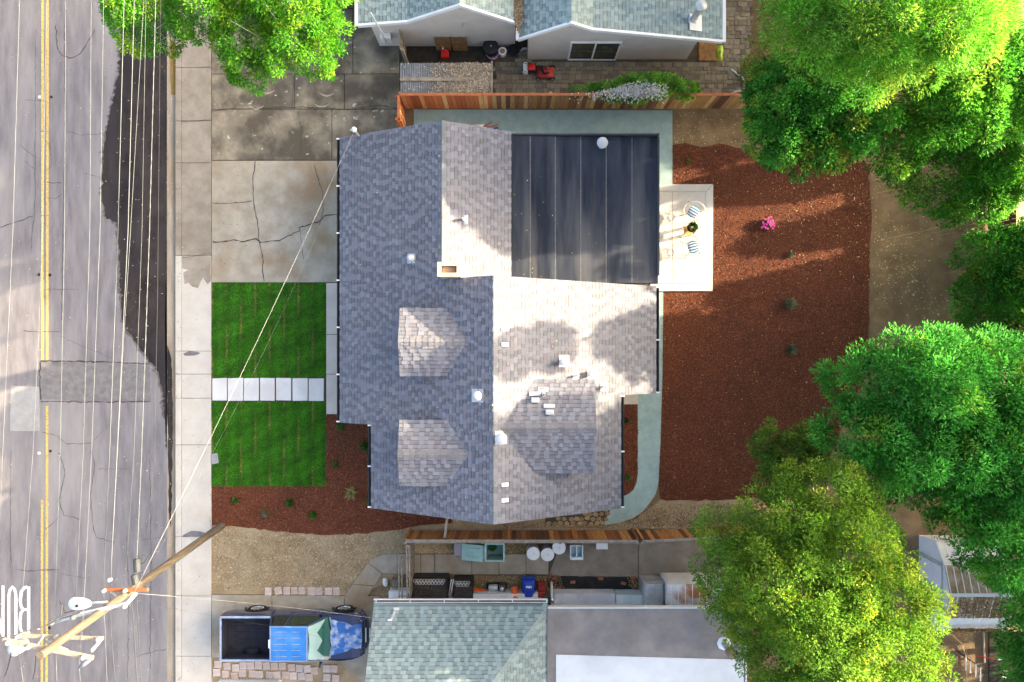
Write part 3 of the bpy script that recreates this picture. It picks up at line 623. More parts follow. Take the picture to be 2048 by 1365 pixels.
RP = dict(
 wl1=[(XW,yN,ZE),(XN,yN,ZN),(XN,yG,ZN),(XW,yG,ZE)],
 wl2=[(XW,yG,ZE),(XR,yG,ZR),(XR,yQ,ZR),(XW,yQ,ZE)],
 wl3=[(XL,yQ,ZL),(XR,yQ,ZR),(XR,yS,ZR),(XL,yS,ZL)],
 en=[(XN,yN,ZN),(XS_,yN,ZS),(XS_,yG-.05,ZS),(XN,yG-.05,ZN)],
 es1=[(XR,yG,ZR),(XE,yG-.12,ZE),(XE,yT,ZE),(XR,yT,ZR)],
 es2=[(XR,yT,ZR),(XF,yT,ZF),(XF,yS,ZF),(XR,yS,ZR)])
deck = MB()
for k, p in RP.items(): deck.slab(p, .1)
roof = deck.build('roof', m_deck, house)
tabs = []
for k, p in RP.items(): shingles(p, (0,1,0), .143, tabs, GREY, rg)
# walls under the roof, gable ends
wl = MB()
wl.box((XW+.45, yQ+.3, .02), (XS_-.05, yN-.2, 2.5)); wl.box((XL+.4, yS+.3, .02), (XF-.4, yQ+.35, 3.1)); wl.box((XS_-.1, yT+.3, .02), (XE-.45, yG-.3, 2.5))
wl.add([(XL+.4,yS+.25,3.05),(XF-.4,yS+.25,3.05),(XR,yS+.25,ZR-.12)], [(0,1,2)]); wl.add([(XW+.45,yN-.25,2.45),(XS_,yN-.25,2.45),(XS_,yN-.25,3.3),(XN,yN-.25,ZN-.12)], [(3,2,1,0)])
wl.add([(XN-.2,yG-.06,ZN-.25),(XS_+.2,yG-.06,3.2),(XE-.4,yG-.2,2.5),(XE-.4,yG-.2,zr(XE-.4)-.1),(XR,yG-.06,ZR-.1)], [(4,3,2,1,0)])
wl.build('wall', m_stucco, house)
xw = XW+.45      # doors and windows of the street front, under the eave
gd = MB().box((xw-.05,2.6,.06), (xw-.003,6.9,2.2)).build('garage_door', m_white, house)
for i in range(4): MB().box((xw-.065,2.65,.1+i*.52), (xw-.052,6.85,.58+i*.52)).build('panel', m_offwhite, gd, bevel=.008)
fd = MB().box((xw-.05,-2.35,.06), (xw-.003,-1.4,2.15)).build('front_door', m_cable, house); MB().lathe((xw-.09,-2.25,1.05), [(.03,0),(.03,.05)], 8).build('handle', m_rim, fd)
for ya, yb, x in ((-.9,.9,xw),(-5.2,-3.7,XL+.4)):
    wf = MB().box((x-.05,ya-.08,.9), (x-.003,yb+.08,2.1)).build('window', m_white, house); MB().box((x-.06,ya,1.), (x-.052,(ya+yb)/2-.03,2.02)).build('pane', m_glass_dark, wf); MB().box((x-.06,(ya+yb)/2+.03,1.), (x-.052,yb,2.02)).build('pane', m_glass_dark, wf)
fas = MB()
for x, z, a, b in ((XW,ZE,yN,yQ),(XL,ZL,yQ,yS),(XE,ZE,yG-.12,yT),(XF,ZF,yT,yS)):
    sg = -1 if x < 0 else 1
    gz = z-.09
    g_ = MB().box((x+sg*.005, a, gz-.09), (x+sg*.02, b, gz+.05)); g_.box((x+sg*.105, a, gz-.09), (x+sg*.125, b, gz+.05)); g_.box((x+sg*.02, a, gz-.09), (x+sg*.105, b, gz-.075))
    go = g_.build('gutter', m_cable, house)
    n = max(2, int(abs(b-a)/1.7))
    for i in range(n+1):
        yy = a+(b-a)*(i+.02)/(n+.04); MB().box((x, yy-.025, gz+.05), (x+sg*.14, yy+.025, gz+.062)).build('strap', m_white, go)
# dormers: a gable roof running into the slope, on cheeks and a small front wall
def dormer(xf, x1, yt, yb, zr_, ze, sg, zfun, seed):
    """xf front X, x1 X where the ridge meets the slope, yt/yb the two eaves, sg -1 faces west +1 faces east"""
    ym = (yt+yb)/2
    xe = None
    for i in range(400):
        x = xf+(x1-xf)*i/400
        if zfun(x) >= ze: xe = x; break
    A = [(xf,ym,zr_),(x1,ym,zr_),(xe,yt,ze),(xf,yt,ze)]; B = [(xf,ym,zr_),(x1,ym,zr_),(xe,yb,ze),(xf,yb,ze)]
    d = MB().slab(A, .07); d.slab(B, .07); w = .18; zb = zfun(xf)
    d2 = MB(); fx = xf-sg*.2
    d2.add([(fx,yt-w,zfun(fx)-.1),(fx,yb+w,zfun(fx)-.1),(fx,yb+w,ze-.03),(fx,ym,zr_-.08),(fx,yt-w,ze-.03)], [(0,1,2,3,4) if sg < 0 else (4,3,2,1,0)])
    for y in (yt-w, yb+w): d2.add([(fx,y,zfun(fx)-.1),(xe,y,ze-.05),(fx,y,ze-.05)], [(0,1,2),])
    dm = d2.build('dormer', m_stucco, house); d.build('dormer_roof', m_deck, dm)
    MB().box((fx+sg*.01, ym-.4, zfun(fx)+.12), (fx+sg*.04, ym+.4, ze+.0)).build('window', m_glass_dark, dm)
    shingles(A, (1,0,0), .143, tabs, GREY, rg); shingles(B, (1,0,0), .143, tabs, GREY, rg)
    caps((xf,ym,zr_), (x1,ym,zr_), roof, m_shingle, [(.15,.15,.165),(.175,.17,.18)], .34, .2, .012, .38, seed)
def dY(py, z): return W(0, py, z)[1]
dormer(W(797,0,5.3)[0], W(942,0,5.45)[0], dY(616,5.0), dY(752,5.0), 5.42, 4.98, -1, zl, 1)
dormer(W(796,0,5.3)[0], W(942,0,5.45)[0], dY(840,5.0), dY(972,5.0), 5.42, 4.98, -1, zl, 2)
dormer(W(1190,0,5.3)[0], W(1000,0,5.8)[0], dY(759,5.15), dY(946,5.15), 5.78, 5.15, 1, zr, 3)
lay(tabs, roof, m_shingle)
CP = [(.15,.165,.185),(.17,.18,.2),(.14,.15,.17)]
caps((XN,yN,ZN), (XN,yG+.35,ZN), roof, m_shingle, CP, .3, .2, .012, .55, 4); caps((XR,yG,ZR), (XR,yS,ZR), roof, m_shingle, CP, .3, .2, .012, .56, 5)
# flat tar roof in strips
fx0, fx1, fy0, fy1 = XS_+.0, W(1316,0,2.95)[0], W(0,272,3.1)[1], yG-.05
def fz(x): return 3.25-.3*(x-fx0)/(fx1-fx0)
fr_ = MB().slab([(fx0,fy0,fz(fx0)-.02),(fx1,fy0,fz(fx1)-.02),(fx1,fy1,fz(fx1)-.02),(fx0,fy1,fz(fx0)-.02)], .2).build('flat_roof', m_flat, house)
xs = [fx0+.01]+[W(x,0,3.05)[0] for x in (1060,1110,1161,1212,1264)]+[fx1-.03]
for i, (a, b) in enumerate(zip(xs, xs[1:])):
    MB().slab([(a,fy0-.03,fz(a)+.004),(b+.03,fy0-.03,fz(b)+.012),(b+.03,fy1+.02,fz(b)+.012),(a,fy1+.02,fz(a)+.004)], .006).build('roofing_sheet', m_flat, fr_)
    if i: MB().box((a-.012, fy1+.02, fz(a)+.009), (a+.022, fy0-.03, fz(a)+.0165)).build('seam', M('seam tar', (.09,.095,.1), (.16,.16,.16), scale=8, bump=.2), fr_)
MB().box((fx1-.03, fy0, fz(fx1)-.12), (fx1+.05, fy1+.3, fz(fx1)+.045)).build('edge_trim', m_cable, fr_)
MB().box((fx0-.0, fy0-.0, fz(fx1)-.1), (fx1, fy0+.05, fz(fx0)+.02)).build('edge_trim', m_cable, fr_)
MB().box((XS_, yN-.6, .02), (fx1-.35, fy1-.3, 2.75)).build('wall', m_stucco, house)
# chimney
c0, c1 = W(877,0,6.0)[0], W(920,0,6.0)[0]; cy0, cy1 = W(0,526,6.)[1], W(0,552,6.)[1]
ch = MB()
ch.box((c0,cy1,4.2), (c0+.1,cy0,6.05)); ch.box((c1-.1,cy1,4.2), (c1,cy0,6.05)); ch.box((c0+.1,cy0-.1,4.2), (c1-.1,cy0,6.05)); ch.box((c0+.1,cy1,4.2), (c1-.1,cy1+.1,6.05))
ch.box((c0+.1,cy1+.1,4.2), (c1-.1,cy0-.1,5.7))
co = ch.build('chimney', m_chimney, house); MB().box((c0+.12,cy1+.12,5.7), (c1-.14,cy0-.12,5.93)).build('flue', m_flue, co)
cap_ = MB()
for a, b in (((c0-.03,cy1-.03,6.05),(c0+.1,cy0+.03,6.1)), ((c1-.1,cy1-.03,6.05),(c1+.03,cy0+.03,6.1)), ((c0+.1,cy0-.1,6.05),(c1-.1,cy0+.03,6.1)), ((c0+.1,cy1-.03,6.05),(c1-.1,cy1+.1,6.1))): cap_.box(a, b)
cap_.build('cap', m_chimney, co)
MB().slab([(c1,cy1-.05,zl(XN)+.05),(c1+.25,cy1-.05,zl(XN)-.1),(c1+.25,cy0+.05,zl(XN)-.1),(c1,cy0+.05,zl(XN)+.05)], .02).build('flashing', m_white, co)
# roof vents
def zroof(px, py):
    z = 4.
    for _ in range(6):
        x = (px-1024)*S(z); y = (682-py)*S(z)
        if y > yG and x > XS_: z = fz(x)
        elif y > yG and x > XN: z = ZN-(x-XN)*(ZN-ZS)/(XS_-XN)
        else: z = zl(x) if x < XR else zr(x)
    return z
def pipe_vent(px, py, h, r, flash=.17, z=None, mat=m_white, capr=None):
    z = zroof(px, py) if z is None else z; x, y, _ = W(px, py, z)
    sl = 0 if z < 3.4 and px > 1022 and py < 555 else (-.56 if x < XR else .56) if True else 0
    v = MB().lathe((x, y, z-.1), [(r,0),(r,h+.1),(r*.8,h+.1),(r*.8,h-.05)], 14)
    if capr: v.lathe((x, y, z+h), [(capr,0),(capr,.05),(capr*.6,.1),(.001,.12)], 16)
    o = v.build('roof_vent', mat, house, smooth=False)
    if flash: MB().obox((x-.02*0, y, z+.02), (flash*2, flash*2, .012), 0, 0, math.atan(sl) if sl else 0).build('flashing', mat, o)
    return o
pipe_vent(1128,722,.42,.10,.2,capr=.16); pipe_vent(1184,746,.42,.10,.2,capr=.16); pipe_vent(1152,751,.3,.045,.13); pipe_vent(1208,773,.34,.045,.15)
pipe_vent(928,440,.35,.045,.16); pipe_vent(823,517,.22,.09,.17,mat=m_grey_metal,capr=.13); pipe_vent(955,791,.24,.1,.22,mat=m_grey_metal,capr=.15); pipe_vent(1002,875,.3,.14,.22,mat=m_grey_metal,capr=.2)
o = pipe_vent(1202,292,.45,.11,0,z=fz(W(1203,0,3)[0]),mat=m_grey_metal,capr=.2)
zd = lambda py: 5.78-.63*abs(W(0,py,5.5)[1]-dY(852,5.5))/abs(dY(759,5.5)-dY(852,5.5))
for px, py, k in ((1087,789,0),(1070,800,1),(1099,824,1)):
    z = zd(py); x, y, _ = W(px, py, z)
    if k: 
        v = MB().box((x-.14,y-.085,z-.02), (x+.14,y+.085,z+.12)).build('box_vent', m_grey_metal, house, bevel=.03)
        MB().obox((x, y+.2, z+.02-.07), (.38,.14,.012), 0, -.34).build('flashing', m_grey_metal, v)
    else:
        v = MB().lathe((x,y,z-.1), [(.06,0),(.06,.32),(.045,.32),(.045,.2)], 14).build('roof_vent', m_grey_metal, house); MB().obox((x,y+.16,z-.06), (.34,.18,.012), 0, -.34).build('flashing', m_grey_metal, v)
for py0, py1 in ((655,692),(966,1003)):
    for py in (py0+3, py1-3):
        z = zroof(1010, py); x, y, _ = W(1010, py, z); MB().obox((x,y,z+.04), (.26,.13,.05), 0, 0, .51).build('ridge_vent_plate', m_offwhite, house, bevel=.01)
# service mast where the cable from the pole lands
zm = zroof(716, 274); mx, my, _ = W(718, 272, zm)
mo = MB().tube([(mx,my,zm-.1),(mx,my,zm+.75),(mx-.06,my,zm+.85),(mx-.14,my,zm+.8)], .035, 8).build('service_mast', m_mast, house)
MB().lathe((mx,my,zm+.8), [(.05,0),(.09,.05),(.09,.12),(.03,.17)], 10).build('weather_head', m_white, mo)
MAST = (mx, my, zm+.8)
scatter('roof_debris', [[(690,280),(1010,280),(1300,580),(1230,1000),(990,1040),(760,990)]], 260, lambda q: np.array([zroof(a, b) for a, b in q])+.03, (.045,.02), LT, 96, m_litter, roof, .4)

# ------------------------------------------------------------------ north neighbour
nh = thing('house', 'pale stucco neighbour house with teal shingle gables north of the red fence', 'house', (1, 15, 0))
YA, YB, YE = 11.69, 11.17, 22.
xa = [W(715,0,2.4)[0], W(815,0,2.75)[0], W(920,0,4.2)[0], W(1033,0,2.62)[0]]; za = [2.4, 2.75, 4.2, 2.62]
xb = [W(1037,0,2.4)[0], W(1143,0,3.94)[0], W(1185,0,3.36)[0], W(1446,0,2.2)[0]]; zb_ = [2.4, 3.94, 3.36, 2.2]
dk = MB(); tabs = []; polys = []
for xs_, zs_, y0 in ((xa, za, YA), (xb, zb_, YB)):
    for i in range(3): polys.append([(xs_[i],y0,zs_[i]),(xs_[i+1],y0,zs_[i+1]),(xs_[i+1],YE,zs_[i+1]),(xs_[i],YE,zs_[i])])
for p in polys: dk.slab(p, .1); shingles(p, (0,1,0), .143, tabs, TEAL, rg)
nroof = dk.build('roof', m_teal_deck, nh); lay(tabs, nroof, m_shingle)
caps((xa[2],YA,za[2]), (xa[2],YE,za[2]), nroof, m_shingle, TEAL[1:4], .3, .2, .012, .7, 6); caps((xb[1],YB,zb_[1]), (xb[1],YE,zb_[1]), nroof, m_shingle, TEAL[1:4], .3, .2, .012, .7, 7)
for xs_, zs_, y0, yw in ((xa, za, YA, 11.76), (xb, zb_, YB, 11.24)):
    w = MB(); x0_, x1_ = xs_[0]+.45, xs_[-1]-(.05 if xs_ is xa else .9)
    if xs_ is xb: x0_ = xs_[0]+.38
    def zz(x):
        for i in range(3):
            if xs_[i] <= x <= xs_[i+1]: return zs_[i]+(zs_[i+1]-zs_[i])*(x-xs_[i])/(xs_[i+1]-xs_[i])-.12
    top = [x0_]+[x for x in xs_[1:-1]]+[x1_]
    pts = [(x0_,yw,.02),(x1_,yw,.02)]+[(x,yw,zz(x)) for x in top[::-1]]
    n = len(pts); w.add(pts+[(p[0],YE-.3,p[2]) for p in pts], [tuple(range(n)), tuple(range(2*n-1,n-1,-1))]+[((i+1) % n, i, n+i, n+(i+1) % n) for i in range(n)])
    w.build('wall', m_stucco, nh)
    for i in range(3):
        f = MB(); p, q = Vector((xs_[i],y0,zs_[i])), Vector((xs_[i+1],y0,zs_[i+1]))
        f.add([p+Vector((0,-.05,.035)), q+Vector((0,-.05,.035)), q+Vector((0,.035,.035)), p+Vector((0,.035,.035)), p+Vector((0,-.05,-.16)), q+Vector((0,-.05,-.16))], [(0,1,2,3),(4,5,1,0)])
        f.build('fascia', m_white, nh)
for x, z, sg in ((xa[0],za[0],-1),(xb[0],zb_[0],-1),(xb[3],zb_[3],1)):
    MB().box((x-sg*.02, (YA if x < -1 else YB)-.03, z-.1), (x+sg*.1, YE, z+.03)).build('gutter', m_white, nh)
# sliding glass door
y0 = 11.235; dx0, dx1 = W(1138,0,.1)[0], W(1228,0,.1)[0]; dr = MB()
for a, b in (((dx0-.07,y0-.05,.1),(dx0,y0,1.98)), ((dx1,y0-.05,.1),(dx1+.07,y0,1.98)), ((dx0,y0-.05,1.9),(dx1,y0,1.98)), ((dx0,y0-.05,.1),(dx1,y0,.17)), (((dx0+dx1)/2-.03,y0-.045,.17),((dx0+dx1)/2+.03,y0,1.9))): dr.box(a, b)
do_ = dr.build('sliding_door', m_white, nh); MB().box((dx0,y0-.02,.17), ((dx0+dx1)/2-.03,y0-.005,1.9)).build('pane', m_glass_green, do_); MB().box(((dx0+dx1)/2+.03,y0-.03,.17), (dx1,y0-.012,1.9)).build('pane', m_glass_dark, do_)
MB().box((dx1-.06,y0-.07,.9), (dx1-.02,y0-.045,1.1)).build('handle', m_black, do_)
for x, y, z in ((W(1243,0,2)[0], 11.24, 1.9), (W(926,0,2.6)[0], 11.76, 2.4)):
    MB().lathe((x,y-.1,z-.1), [(.03,0),(.06,.02),(.05,.14),(.02,.18)], 10).build('wall_lamp', m_grey_metal, nh)
px_, py_ = W(1386,40,2.5)[:2]
fl_ = MB().lathe((px_,py_,2.35), [(.28,0),(.22,.16),(.15,.2),(.13,.25),(.13,1.3),(.2,1.32),(.22,1.42),(.17,1.5),(.01,1.54)], 18).build('flue_pipe', m_galv, nh, smooth=True)
MB().obox((px_+.1,py_-.1,2.52), (.5,.6,.015), 0, 0, .29).build('flashing', m_white, fl_)
mx2, my2 = W(765,68,2.)[:2]
mm = MB().tube([(mx2,my2,1.1),(mx2,my2-.02,2.3),(mx2-.25,my2+.35,3.1)], .03, 8).build('service_mast', m_mast, nh); MB().box((mx2-.2,11.55,1.0), (mx2+.22,11.76,1.5)).build('meter_box', m_offwhite, nh, bevel=.02)
scatter('valley_leaves', [[(1026,-60),(1042,-60),(1044,40),(1038,70),(1030,40)]], 1500, 2.72, (.07,.035), [(.3,.2,.11),(.4,.3,.18),(.22,.14,.08)], 41, m_litter, nh, .4)
MB().box((xa[3]-.12, YA+.05, 2.5), (xb[0]+.14, YE, 2.66)).build('valley_gutter', m_grey_wood, nh)
MB().box((W(1398,0,.2)[0],W(0,122,.2)[1],.08), (W(1432,0,.2)[0],W(0,86,.2)[1],.25)).build('porch_step', m_pallet, nh, bevel=.02)
# ------------------------------------------------------------------ south neighbour
sh = thing('house', 'teal shingled neighbour house with grey and white flat roof south of the brown fence', 'house', (2, -12, 0))
sx0, sx1, sy0, sym, sy1 = -5.1, 1.32, -9.68, -11.86, -14.04; sz, szr = 2.4, 4.2; xap = -.72
A = [(sx0,sy0,sz),(sx1,sy0-.06,sz),(xap,sym,szr),(sx0,sym,szr)]; B = [(sx1,sy0-.06,sz),(sx1,sy1,sz),(xap,sym,szr)]; C = [(sx0,sy1,sz),(sx1,sy1,sz),(xap,sym,szr),(sx0,sym,szr)]
dk = MB(); tabs = []
for p, ud in ((A,(1,0,0)),(B,(0,1,0)),(C,(1,0,0))): dk.slab(p, .1); shingles(p, ud, .143, tabs, TEAL, rg)
sroof = dk.build('roof', m_teal_deck, sh); lay(tabs, sroof, m_shingle)
caps((sx1,sy0-.06,sz), (xap,sym,szr), sroof, m_shingle, TEAL[1:4], .3, .22, .02, .5, 8); caps((xap,sym,szr), (sx0,sym,szr), sroof, m_shingle, TEAL[1:4], .34, .2, .012, .8, 9)
MB().box((sx0+.35,sy1+.3,.02), (sx1-.2,sy0-.4,2.35)).build('wall', m_stucco, sh)
g_ = MB().box((sx0-.02,sy0+.0,2.28), (sx1,sy0+.015,2.4)); g_.box((sx0-.02,sy0+.1,2.28), (sx1,sy0+.125,2.41)); g_.box((sx0-.02,sy0+.015,2.28), (sx1,sy0+.1,2.3)); go = g_.build('gutter', m_white, sh)
MB().box((sx0,sy0+.016,2.3), (sx1-.03,sy0+.099,2.34)).build('gutter_dirt', m_joint, go)
for i in range(6): MB().box((sx0+.06+i*1.26,sy0-.0,2.412), (sx0+.09+i*1.26,sy0+.12,2.424)).build('strap', m_white, go)
gx1, gy0 = W(1490,0,2.5)[0], W(0,1216,2.5)[1]
gf = MB().box((sx1-.02,-17,2.2), (gx1,gy0,2.5)).build('flat_roof', m_roll, sh)
for i in range(4):
    a, b = gy0-.03-i*.87, gy0-.03-(i+1)*.87
    MB().box((sx1+.3,b,2.5), (gx1-.06,a+.04,2.512-i*.004)).build('roofing_sheet', m_roll, gf) if i < 2 else None
MB().slab([(W(1112,0,2.5)[0],W(0,1309,2.5)[1],2.521),(gx1-.05,W(0,1319,2.5)[1],2.521),(gx1-.05,-17,2.521),(W(1112,0,2.5)[0],-17,2.521)], .015).build('white_coating', m_coat, gf)
e_ = MB().box((sx1,gy0,2.3), (gx1+.05,gy0+.035,2.56)); e_.box((gx1,-17,2.3), (gx1+.05,gy0,2.56)); e_.build('edge_trim', m_white, gf)
MB().box((sx1+.2,-16.7,.02), (gx1-.4,gy0-.4,2.25)).build('wall', m_stucco, sh)
vx, vy, _ = W(1448,1287,2.53)
fv = MB().lathe((vx,vy,2.5), [(.13,0),(.11,.08),(.11,.75),(.16,.77),(.16,.95),(.11,1.02),(.01,1.04)], 16).build('flue_pipe', m_grey_metal, sh, smooth=True); MB().lathe((vx,vy,2.515), [(.26,0),(.25,.02),(.1,.05)], 8).build('flashing', m_white, fv); MB().lathe((vx,vy,3.29), [(.165,0),(.165,.16),(.11,.25),(.01,.27)], 16).build('cap', M('rusty cap', (.2,.12,.09), (.32,.22,.17)), fv)
zz_ = sz+(szr-sz)*.55; vx, vy, _ = W(873,1329,zz_-.05)
vv = MB().obox((vx,vy,zz_+.02), (.48,.36,.12), 0, .69).build('skylight_vent', m_white, sh, bevel=.02); MB().obox((vx,vy+.24,zz_-.15), (.75,.1,.03), 0, .69).build('flashing', m_offwhite, vv)
zz2 = 2.75; vx, vy, _ = W(788,1226,zz2)
mo2 = MB().tube([(vx,vy,zz2-.2),(vx,vy,zz2+.7),(vx-.1,vy+.02,zz2+.8)], .04, 8).build('service_mast', m_offwhite, sh); MB().obox((vx+.08,vy+.13,zz2-.07), (.2,.16,.02), 0, .69).build('flashing', m_white, mo2)
MAST2 = (vx-.1, vy, zz2+.75)
sgd = MB().box((sx0+.3,-13.6,.06), (sx0+.347,-10.4,2.1)).build('garage_door', m_white, sh)
for i in range(4): MB().box((sx0+.285,-13.55,.1+i*.5), (sx0+.298,-10.45,.56+i*.5)).build('panel', m_offwhite, sgd, bevel=.008)
MB().add([(sx0+.02,sy0-.05,2.3),(sx0+.02,sy1+.05,2.3),(sx0+.02,sym,szr-.12)], [(0,2,1)]).build('gable', m_stucco, sh)
# ------------------------------------------------------------------ fences
def board_mesh(w, h, t=.022): return MB().box((-w/2,-t/2,0), (w/2,t/2,h)).mesh('board', None)
def fence(label, a, b, h, mats, w=.172, rail_side=1, posts=2.4, zb=.08, captop=None, railmat=None, kick=None, lean=0, cat='fence'):
    """boards one by one from a to b; mats: list of (fraction, material)"""
    a, b = Vector((*a, 0)), Vector((*b, 0)); d = b-a; L = d.length; d.normalize(); s = Vector((-d.y, d.x, 0))*rail_side; rz = math.atan2(d.y, d.x)
    f = thing('wooden_fence', label, cat, tuple(a)); n = int(L/w)
    ms = [[board_mesh(w-.012, h+dh) for dh in (0, .012, -.01)] for _ in mats]
    for (fr, m), mm in zip(mats, ms):
        for me in mm: me.materials.append(m)
    for i in range(n):
        t = (i+.5)/n; k = 0
        while k < len(mats)-1 and t > mats[k][0]: k += 1
        p = a+d*(L*t)+s*rnd.uniform(-.004, .004)
        put(rnd.choice(ms[k]), 'board', f, (p.x, p.y, zb), rz+rnd.uniform(-.02,.02), ry=rnd.uniform(-.004,.004))
    m = railmat or mats[-1][1]
    for z in (.4, h-.3):
        c = a+d*(L/2)+s*.035; MB().obox((c.x, c.y, z), (L, .04, .09), rz).build('rail', m, f)
    k = max(1, int(L/posts))
    for i in range(k+1):
        c = a+d*(L*i/k)+s*.1; MB().obox((c.x, c.y, (h+.1)/2), (.09, .09, h+.06), rz).build('post', m, f)
    if captop:
        c = a+d*(L/2)+s*.02; MB().obox((c.x, c.y, h+zb+.025), (L, .1, .025), rz).build('cap_rail', captop, f)
    return f
YF = (682-218)*.02; XF0 = (812-1024)*.02; XF1 = (1525-1024)*.02
fence('tall redwood fence, bright orange at its left end, below the paved yard', (XF0, YF), (XF1, YF), 1.72, [((982-812)/(1525-812), m_wood_new), (1., m_wood_old)], captop=m_red_wood)
fence('short orange redwood fence return beside the dark driveway', (XF0-.02, YF-.03), (XF0-.02, (682-262)*.02), 1.72, [(1., m_wood_new)], rail_side=-1, posts=3, captop=m_red_wood)
YS = (682-1059)*.02
sf = fence('brown stained fence with grey cap between the house and the white barrels', ((822-1024)*.02, YS), ((1262-1024)*.02, YS-.02), 1.6, [(1., m_wood_s)], w=.18, rail_side=-1, captop=m_grey_wood, railmat=m_grey_wood)
sf2 = fence('brown stained fence section sloping under the olive tree', ((1270-1024)*.02, YS-.03), ((1480-1024)*.02, YS+.18), 1.6, [(1., m_wood_s)], w=.18, rail_side=-1, captop=m_grey_wood, railmat=m_grey_wood)
for f_, xs in ((sf, (822, 893, 1018, 1143, 1262)), (sf2, (1272, 1400))):   # posts and kickboard on the near face
    for x in xs: MB().box(((x-1024)*.02-.045, YS+.012, .05), ((x-1024)*.02+.045, YS+.07, 1.62)).build('post', m_wood_s, f_)
MB().box(((824-1024)*.02, YS+.012, .06), ((1260-1024)*.02, YS+.05, .17)).build('kickboard', m_grey_wood, sf)
MB().box(((1274-1024)*.02, YS+.05, .06), ((1395-1024)*.02, YS+.1, .17)).build('kickboard', m_grey_wood, sf2)
MB().obox((( 824-1024)*.02+4.2, YS-.1, 1.6), (8.7, .07, .06)).build('cap_rail', m_grey_wood, sf)
bx, by, _ = W(893,1052,1.5); tag(MB().obox((bx,by,1.72), (.09, .75, .12), -.12).build('beam', m_grey_wood), 'grey timber beam from the gable end to the brown fence', 'beam')
fence('dark board fence in front of the dry field at the right edge', (19., 8.6), (19., 1.), 1.75, [(1., m_wood_dark)], rail_side=1)
fence('mossy weathered side fence at the left end of the stucco wall', (W(806,0,.9)[0], W(0,128,.2)[1]), (W(806,0,.9)[0], W(0,82,.2)[1]), 1.75, [(1., m_grey_wood)], rail_side=-1, posts=3)
# gate of loose poles at the end of the brown fence
gt = thing('garden_gate', 'grey wooden gate of long poles at the left end of the side walk', 'gate', W(815,1150,0))
for x, z in ((797,1.35),(803,1.4),(813,1.62),(818,1.55)):
    a, b = W(x,1103 if x < 810 else 1089,z), W(x+1.5,1199,z); MB().tube([a, b], .028, 6).build('rail', m_grey_wood, gt)
for y in (1110,1118,1192): MB().tube([W(796,y,1.5), W(823,y-.5,1.5)], .025, 6).build('rail', m_grey_wood, gt)
for y in (1091, 1150, 1196): x, yy, _ = W(817,y,1.5); MB().box((x-.05,yy-.05,.02), (x+.05,yy+.05,1.6)).build('post', m_grey_wood, gt)
bm = MB().box((-.07,-.01,0), (.07,.01,1.45)).mesh('board', m_grey_wood)
for i in range(11): x, yy, _ = W(820,1094+i*9.6,1.5); put(bm, 'board', gt, (x,yy,.08), math.pi/2+rnd.uniform(-.05,.05))
# white picket fence at the bottom edge
pf = thing('picket_fence', 'white picket fence below the pink pavers, at the bottom edge', 'fence', W(500,1352,0))
pk = MB(); pk.prism([(-.035,-.01),(.035,-.01),(.035,.01),(-.035,.01)], 0, .3); pk.add([(-.035,-.01,.3),(.035,-.01,.3),(.035,.01,.3),(-.035,.01,.3),(0,0,.36)], [(0,1,4),(1,2,4),(2,3,4),(3,0,4)])
pkm = pk.mesh('picket', m_white); x0_, y0_, _ = W(438,1363,.3); x1_ = W(562,0,.3)[0]
for i in range(int((x1_-x0_)/.115)): put(pkm, 'picket', pf, (x0_+i*.115, y0_+.0-.0*i, .06))
for z in (.1,.24): MB().box((x0_,y0_-.045,z), (x1_,y0_-.012,z+.06)).build('rail', m_white, pf)

